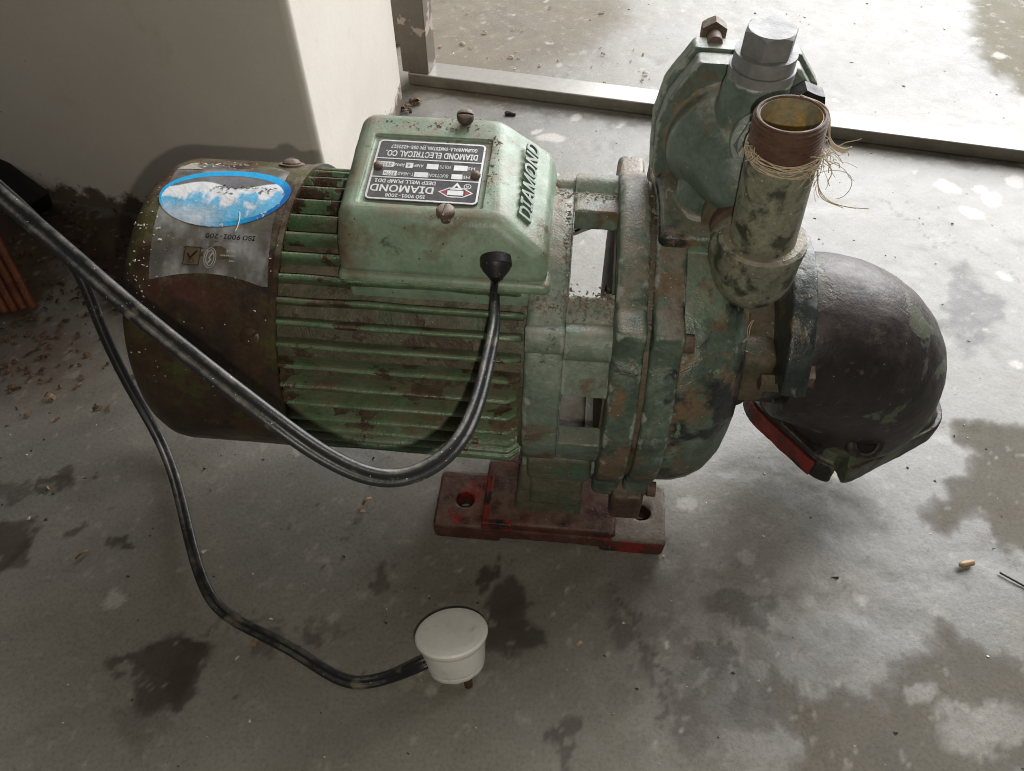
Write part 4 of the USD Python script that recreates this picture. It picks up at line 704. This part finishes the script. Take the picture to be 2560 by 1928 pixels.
ent = PO + Rp @ (np.array([math.cos(math.radians(NOTCH)) * 10, math.sin(math.radians(NOTCH)) * 10, -10.0]) * S_ * .93)
ent2 = PO + Rp @ (np.array([math.cos(math.radians(NOTCH)) * 26, math.sin(math.radians(NOTCH)) * 27, -11.5]) * S_ * .93)
low = [(-0.3144, 0.3447, 0.2596), (-0.2887, 0.3385, 0.2482), (-0.2719, 0.3400, 0.2150), (-0.2702, 0.3502, 0.1800), (-0.2719, 0.3599, 0.1350), (-0.2757, 0.3581, 0.0950), (-0.2695, 0.3417, 0.0350), (-0.2555, 0.3218, 0.0100), (-0.2341, 0.2847, 0.0040), (-0.2183, 0.2520, 0.0042), (-0.2022, 0.2202, 0.0042), (-0.1847, 0.1968, 0.0042), (-0.1598, 0.1819, 0.0042), (-0.1302, 0.1676, 0.0042), (-0.1074, 0.1547, 0.0042), (-0.0917, 0.1498, 0.0042), (-0.0726, 0.1524, 0.0060), ent2, ent]
obj('cable', flat_cable(low, .0076, .0037, [0, 0, 60, 60, 60, 50, 30, 20, 10, 5, 0, 0, 0, 0, 0, 0, 0, 0, 0]), 'cable_black', cord, True)

# plug: lies tilted on its rim and one pin
cap = ringz([(0, 0), (0, 20.6), (1.6, 22.0), (3.6, 22.8), (5.0, 22.8), (6.0, 21.8), (6.6, 18), (6.3, 9), (6.2, 0)], 72)
bodyp = ringz([(-17, 0), (-17, 17.5), (-15.5, 18.8), (-3, 20.4), (0, 20.8), (0, 0)], 72) 
rimp = ringz([(-21, 8), (-21, 15.8), (-19.4, 18.0), (-16.5, 18.7), (-14.5, 18.2), (-14.5, 8)], 64) - Man.cube((14, 12, 20)).translate((8, -6, -30)).rotate((0, 0, NOTCH))
def plugp(t): t = along(tm(t) if isinstance(t, m3.Manifold) else t, (0, 0, 0), pd); t.vertices = t.vertices * S_ * 0.93 + PO; return t
notch = Man.cylinder(30, 5.4, 5.4, 24).rotate((0, 90, 0)).rotate((0, 0, NOTCH)).translate((0, 0, -10))
plug = obj('plug', plugp(cast(bodyp - notch, 1.6, .12, .1)), 'plug_white', cord)
obj('plug_cap', plugp(cast(cap, 1.8, .12, .1)), 'plug_white', plug); obj('plug_rim', plugp(cast(rimp, 1.5, .25, .2)), 'plug_white', plug)
pv_ = Rp.T @ np.array([.75, -.65, .1])
for xx, yy in ((pv_[0] * 9, pv_[1] * 9), (-pv_[0] * 9, -pv_[1] * 9)): obj('pin', plugp(Man.cylinder(14, 2.7, 2.7, 24).translate((xx, yy, -33.5))), 'brass', plug)

# ---------------------------------------------------------------- wall and door frame
Wc = np.array([*(-0.1557, 0.5404)]); d1 = np.array([-0.0898, 0.0211]); d1 /= np.linalg.norm(d1); d2 = np.array([0.0365, 0.225]); d2 /= np.linalg.norm(d2)
g = shapely.Polygon([Wc, Wc + d1 * 1.6, Wc + d1 * 1.6 + d2 * 0.235, Wc + d2 * 0.235]).buffer(-0.006).buffer(0.006, quad_segs=8)
wt = trimesh.creation.extrude_polygon(g, 2.3)
wall = obj('plaster_wall', wt, 'wall_plaster', None, 50, label='cream plastered wall end behind the motor, dark front face and bright side face', cat='wall')
db = trimesh.creation.extrude_polygon(g.buffer(0.0015), 0.004); 
frame = thing('door_frame', 'grey brown painted door frame: low rail across the floor and upright posts', 'door frame')
ra, rb = np.array([*(-0.1049, 0.8105)]), np.array([*(0.5168, 0.6645)]); rd = (rb - ra) / np.linalg.norm(rb - ra); rn = np.array([-rd[1], rd[0]])
def obox(o, d, n, l0, l1, w0, w1, z0, z1, r=0.0012):
    b_ = tm(rbox(l0 * 1000, l1 * 1000, w0 * 1000, w1 * 1000, z0 * 1000, z1 * 1000, r * 1000, 8)); p = b_.vertices * S_
    b_.vertices = np.c_[o[0] + d[0] * p[:, 0] + n[0] * p[:, 1], o[1] + d[1] * p[:, 0] + n[1] * p[:, 1], p[:, 2]]; return b_
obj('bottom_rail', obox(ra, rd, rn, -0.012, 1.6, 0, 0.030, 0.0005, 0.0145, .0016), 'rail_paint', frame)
obj('post', obox(ra, rd, rn, -0.018, 0.0125, 0.001, 0.029, 0.0150, 2.2, .0012), 'frame_paint', frame)
sp = np.array([*(-0.1436, 0.9037)]); obj('post', obox(sp, rd, rn, -0.004, 0.012, 0.0, 0.02, 0.0005, 2.2, .001), 'frame_paint', frame, label='second dark post behind the first')

# ---------------------------------------------------------------- boards, shavings and litter on the floor
def loose(name, mesh, m, label, cat, loc, rz=0, smooth=False, group=None):
    t = thing(name, label, cat, (loc[0], loc[1], 0), rz, group); obj(name + '_body' if False else 'body', mesh, m, t, smooth); return t
def single(name, mesh, m, label, cat, smooth=False, kind=None):
    return obj(name, mesh, m, None, smooth, label=label, cat=cat, kind=kind)
def stick(p, q, w, h_, r=.4):
    p, q = np.asarray(p), np.asarray(q); L_ = np.linalg.norm(q - p); t = tm(rbox(-w / 2, w / 2, -h_ / 2, h_ / 2, 0, L_ * 1000, r, 8).refine_to_length(12)); t.vertices = t.vertices * S_
    d = (q - p) / L_; s_ = np.cross(d, (0, 0, 1.0)); s_ /= np.linalg.norm(s_); u_ = np.cross(s_, d); V = t.vertices
    V = V + (fbm(V * 60, 3, int(w * 10)) - .5)[:, None] * .0012
    t.vertices = p + V[:, :1] * s_ + V[:, 1:2] * u_ + V[:, 2:] * d; return t
rack = thing('wooden_slats', 'reddish brown grooved wooden slats leaning at the left edge under the cable', 'wooden slats')
for k in range(8):
    a0, b0 = np.array((-0.4001, 0.4568, 0.0040)), np.array((-0.4221, 0.4992, 0.1000)); off = np.array([-.0068 * k, -.002 * k, 0.0012 * (k % 2)])
    obj('slat', stick(a0 + off, b0 + off, 6.0, 6.0, 2.6), 'red_wood', rack, 40)
single('dark_plank', stick(np.array((-0.4414, 0.5782, 0.0120)), np.array((-0.5301, 0.6334, 0.0500)), 34, 20, 2), 'dark_wood', 'black wooden plank slanting down to the floor against the wall at the left edge', 'plank', 40)
def curl(r, x, y, s, flatn=.35):
    n = r.integers(4, 8); a0 = r.uniform(0, 6.28); w = s * r.uniform(.25, .5); ln = s * r.uniform(.6, 1.6); bend = r.uniform(-1.5, 1.5); V = []; ang = a0; p = np.array([x, y])
    tilt = r.uniform(-.5, .5)
    for i in range(n):
        d = np.array([math.cos(ang), math.sin(ang)]); nrm = np.array([-d[1], d[0]]); zz = .0006 + s * flatn * (math.sin(i / (n - 1) * 3.14) * .5 + .1) 
        V += [[*(p + nrm * w / 2), zz + tilt * w * .5 + .4 * w], [*(p - nrm * w / 2), zz - tilt * w * .5 + .4 * w]]; p = p + d * ln / n; ang += bend / n
    V = np.array(V); lo = V - (0, 0, .0005); F = []
    for i in range(n - 1): a, b, c, d_ = 2 * i, 2 * i + 1, 2 * i + 3, 2 * i + 2; F += [(a, b, c), (a, c, d_), (a + 2 * n, c + 2 * n, b + 2 * n), (a + 2 * n, d_ + 2 * n, c + 2 * n)]
    V = np.vstack([V, lo]); V[:, 2] = np.maximum(V[:, 2], .0003); return trimesh.Trimesh(V, F, process=False)
r9 = np.random.default_rng(19); cs_ = []
hub = np.array([*(-0.3846, 0.4079)]); hub2 = np.array([*(-0.4198, 0.4488)])
for k in range(210):
    p = r9.normal(hub, (.045, .036)) if k % 3 else r9.normal(hub2, (.05, .05)); cs_.append(curl(r9, p[0], p[1], r9.uniform(.002, .007)))
single('wood_shavings', trimesh.util.concatenate(cs_), 'shaving', 'brown wood shavings heaped on the floor at the left edge below the slats', 'shavings', False, 'stuff')
cs_ = []
for k in range(260):
    x, y = r9.uniform(-.36, -.12), r9.uniform(.44, .6); cs_.append(curl(r9, x - .1, y + .02, r9.uniform(.002, .008)))
single('corner_dirt', trimesh.util.concatenate(cs_), 'wall_dirt', 'dark brown crumbly dirt along the foot of the plaster wall', 'dirt', False, 'stuff')
def floor_pt(r):
    return np.array([r.uniform(-.6, .68), r.uniform(.09, 1.05), 0.0]) * 1000, np.array([0, 0, 1.0]) + r.normal(0, .25, 3)
gm = flakes(floor_pt, 520, 23, .35, 1.2); gm.vertices *= S_
single('pale_grit', gm, 'flake_white', 'small pale crumbs scattered over the whole concrete floor', 'grit', False, 'stuff')
gm = flakes(floor_pt, 420, 29, .4, 1.6); gm.vertices *= S_
single('dark_grit', gm, 'grit_dark', 'small dark crumbs scattered over the whole concrete floor', 'grit', False, 'stuff')
def wood_pt(r):
    return np.array([r.uniform(-.1, .12), r.uniform(.83, 1.0), 0.0]) * 1000, np.array([0, 0, 1.0]) + r.normal(0, .2, 3)
cs_ = []
for k in range(34): cs_.append(curl(r9, r9.uniform(-.10, .16), r9.uniform(.80, 1.0), r9.uniform(.002, .007)))
for k in range(12): cs_.append(curl(r9, r9.uniform(-.5, .1), r9.uniform(.12, .33), r9.uniform(.0015, .004)))
single('wood_crumbs', trimesh.util.concatenate(cs_), 'wood', 'pale wood crumbs strewn on the floor beyond the door rail and before the motor', 'wood crumbs', False, 'stuff')
p = np.array((0.2967, 0.2262, 0.0032)); single('wood_peg', stick(p + (-.0058, -.001, 0), p + (.0058, .0012, 0), 4.2, 4.2, 1.9), 'wood', 'short pale rounded wooden peg on the floor at the right', 'wooden peg', 40)
p = np.array((0.3257, 0.2129, 0.0014)); single('twig', stick(p + (-.009, .008, 0), p + (.03, -.022, 0), 1.2, 1.2, .5), 'grit_dark', 'thin dark twig on the floor at the right edge', 'twig', 40)
for (x, y), sz, lb in (((-0.0976, 0.2766), .008, 'tan wood chip on the floor just below the cable loop'), ((-0.1006, 0.2664), .006, 'small brown wood chip in front of the tan one below the cable loop'), ((-0.3581, 0.3669), .010, 'long brown wood chip below the shavings at the left'), ((-0.1580, 0.1726), .006, 'brown flake half under the cable near the plug'), ((-0.2869, 0.2304), .008, 'curled orange brown chip left of the cable on the floor')):
    single('wood_chip', curl(r9, x, y, sz, .5), 'chip_wood', lb, 'wood chip')
lf = trimesh.util.concatenate([curl(r9, *(np.array([*(-0.1120, 0.7645)]) + r9.normal(0, .005, 2)), r9.uniform(.007, .014), .5) for k in range(9)])
single('dry_leaf', lf, 'shaving', 'crumpled brown dry leaf beside the wall foot and door post', 'dry leaf')
p = np.array((-0.0015, 0.7535, 0.0040)); single('dark_lump', cast(hull((p[0] * 1000 - 4, p[1] * 1000, 2, 2.2), (p[0] * 1000 + 4, p[1] * 1000 - 2, 1.5, 1.6)), 1.0, 1.0, .5), 'grit_dark', 'black lump of dirt in front of the door rail', 'dirt lump')
_pr = stage.GetPrimAtPath('/World/dark_lump'); UsdGeom.Xformable(_pr).AddScaleOp().Set(Gf.Vec3f(S_, S_, S_))
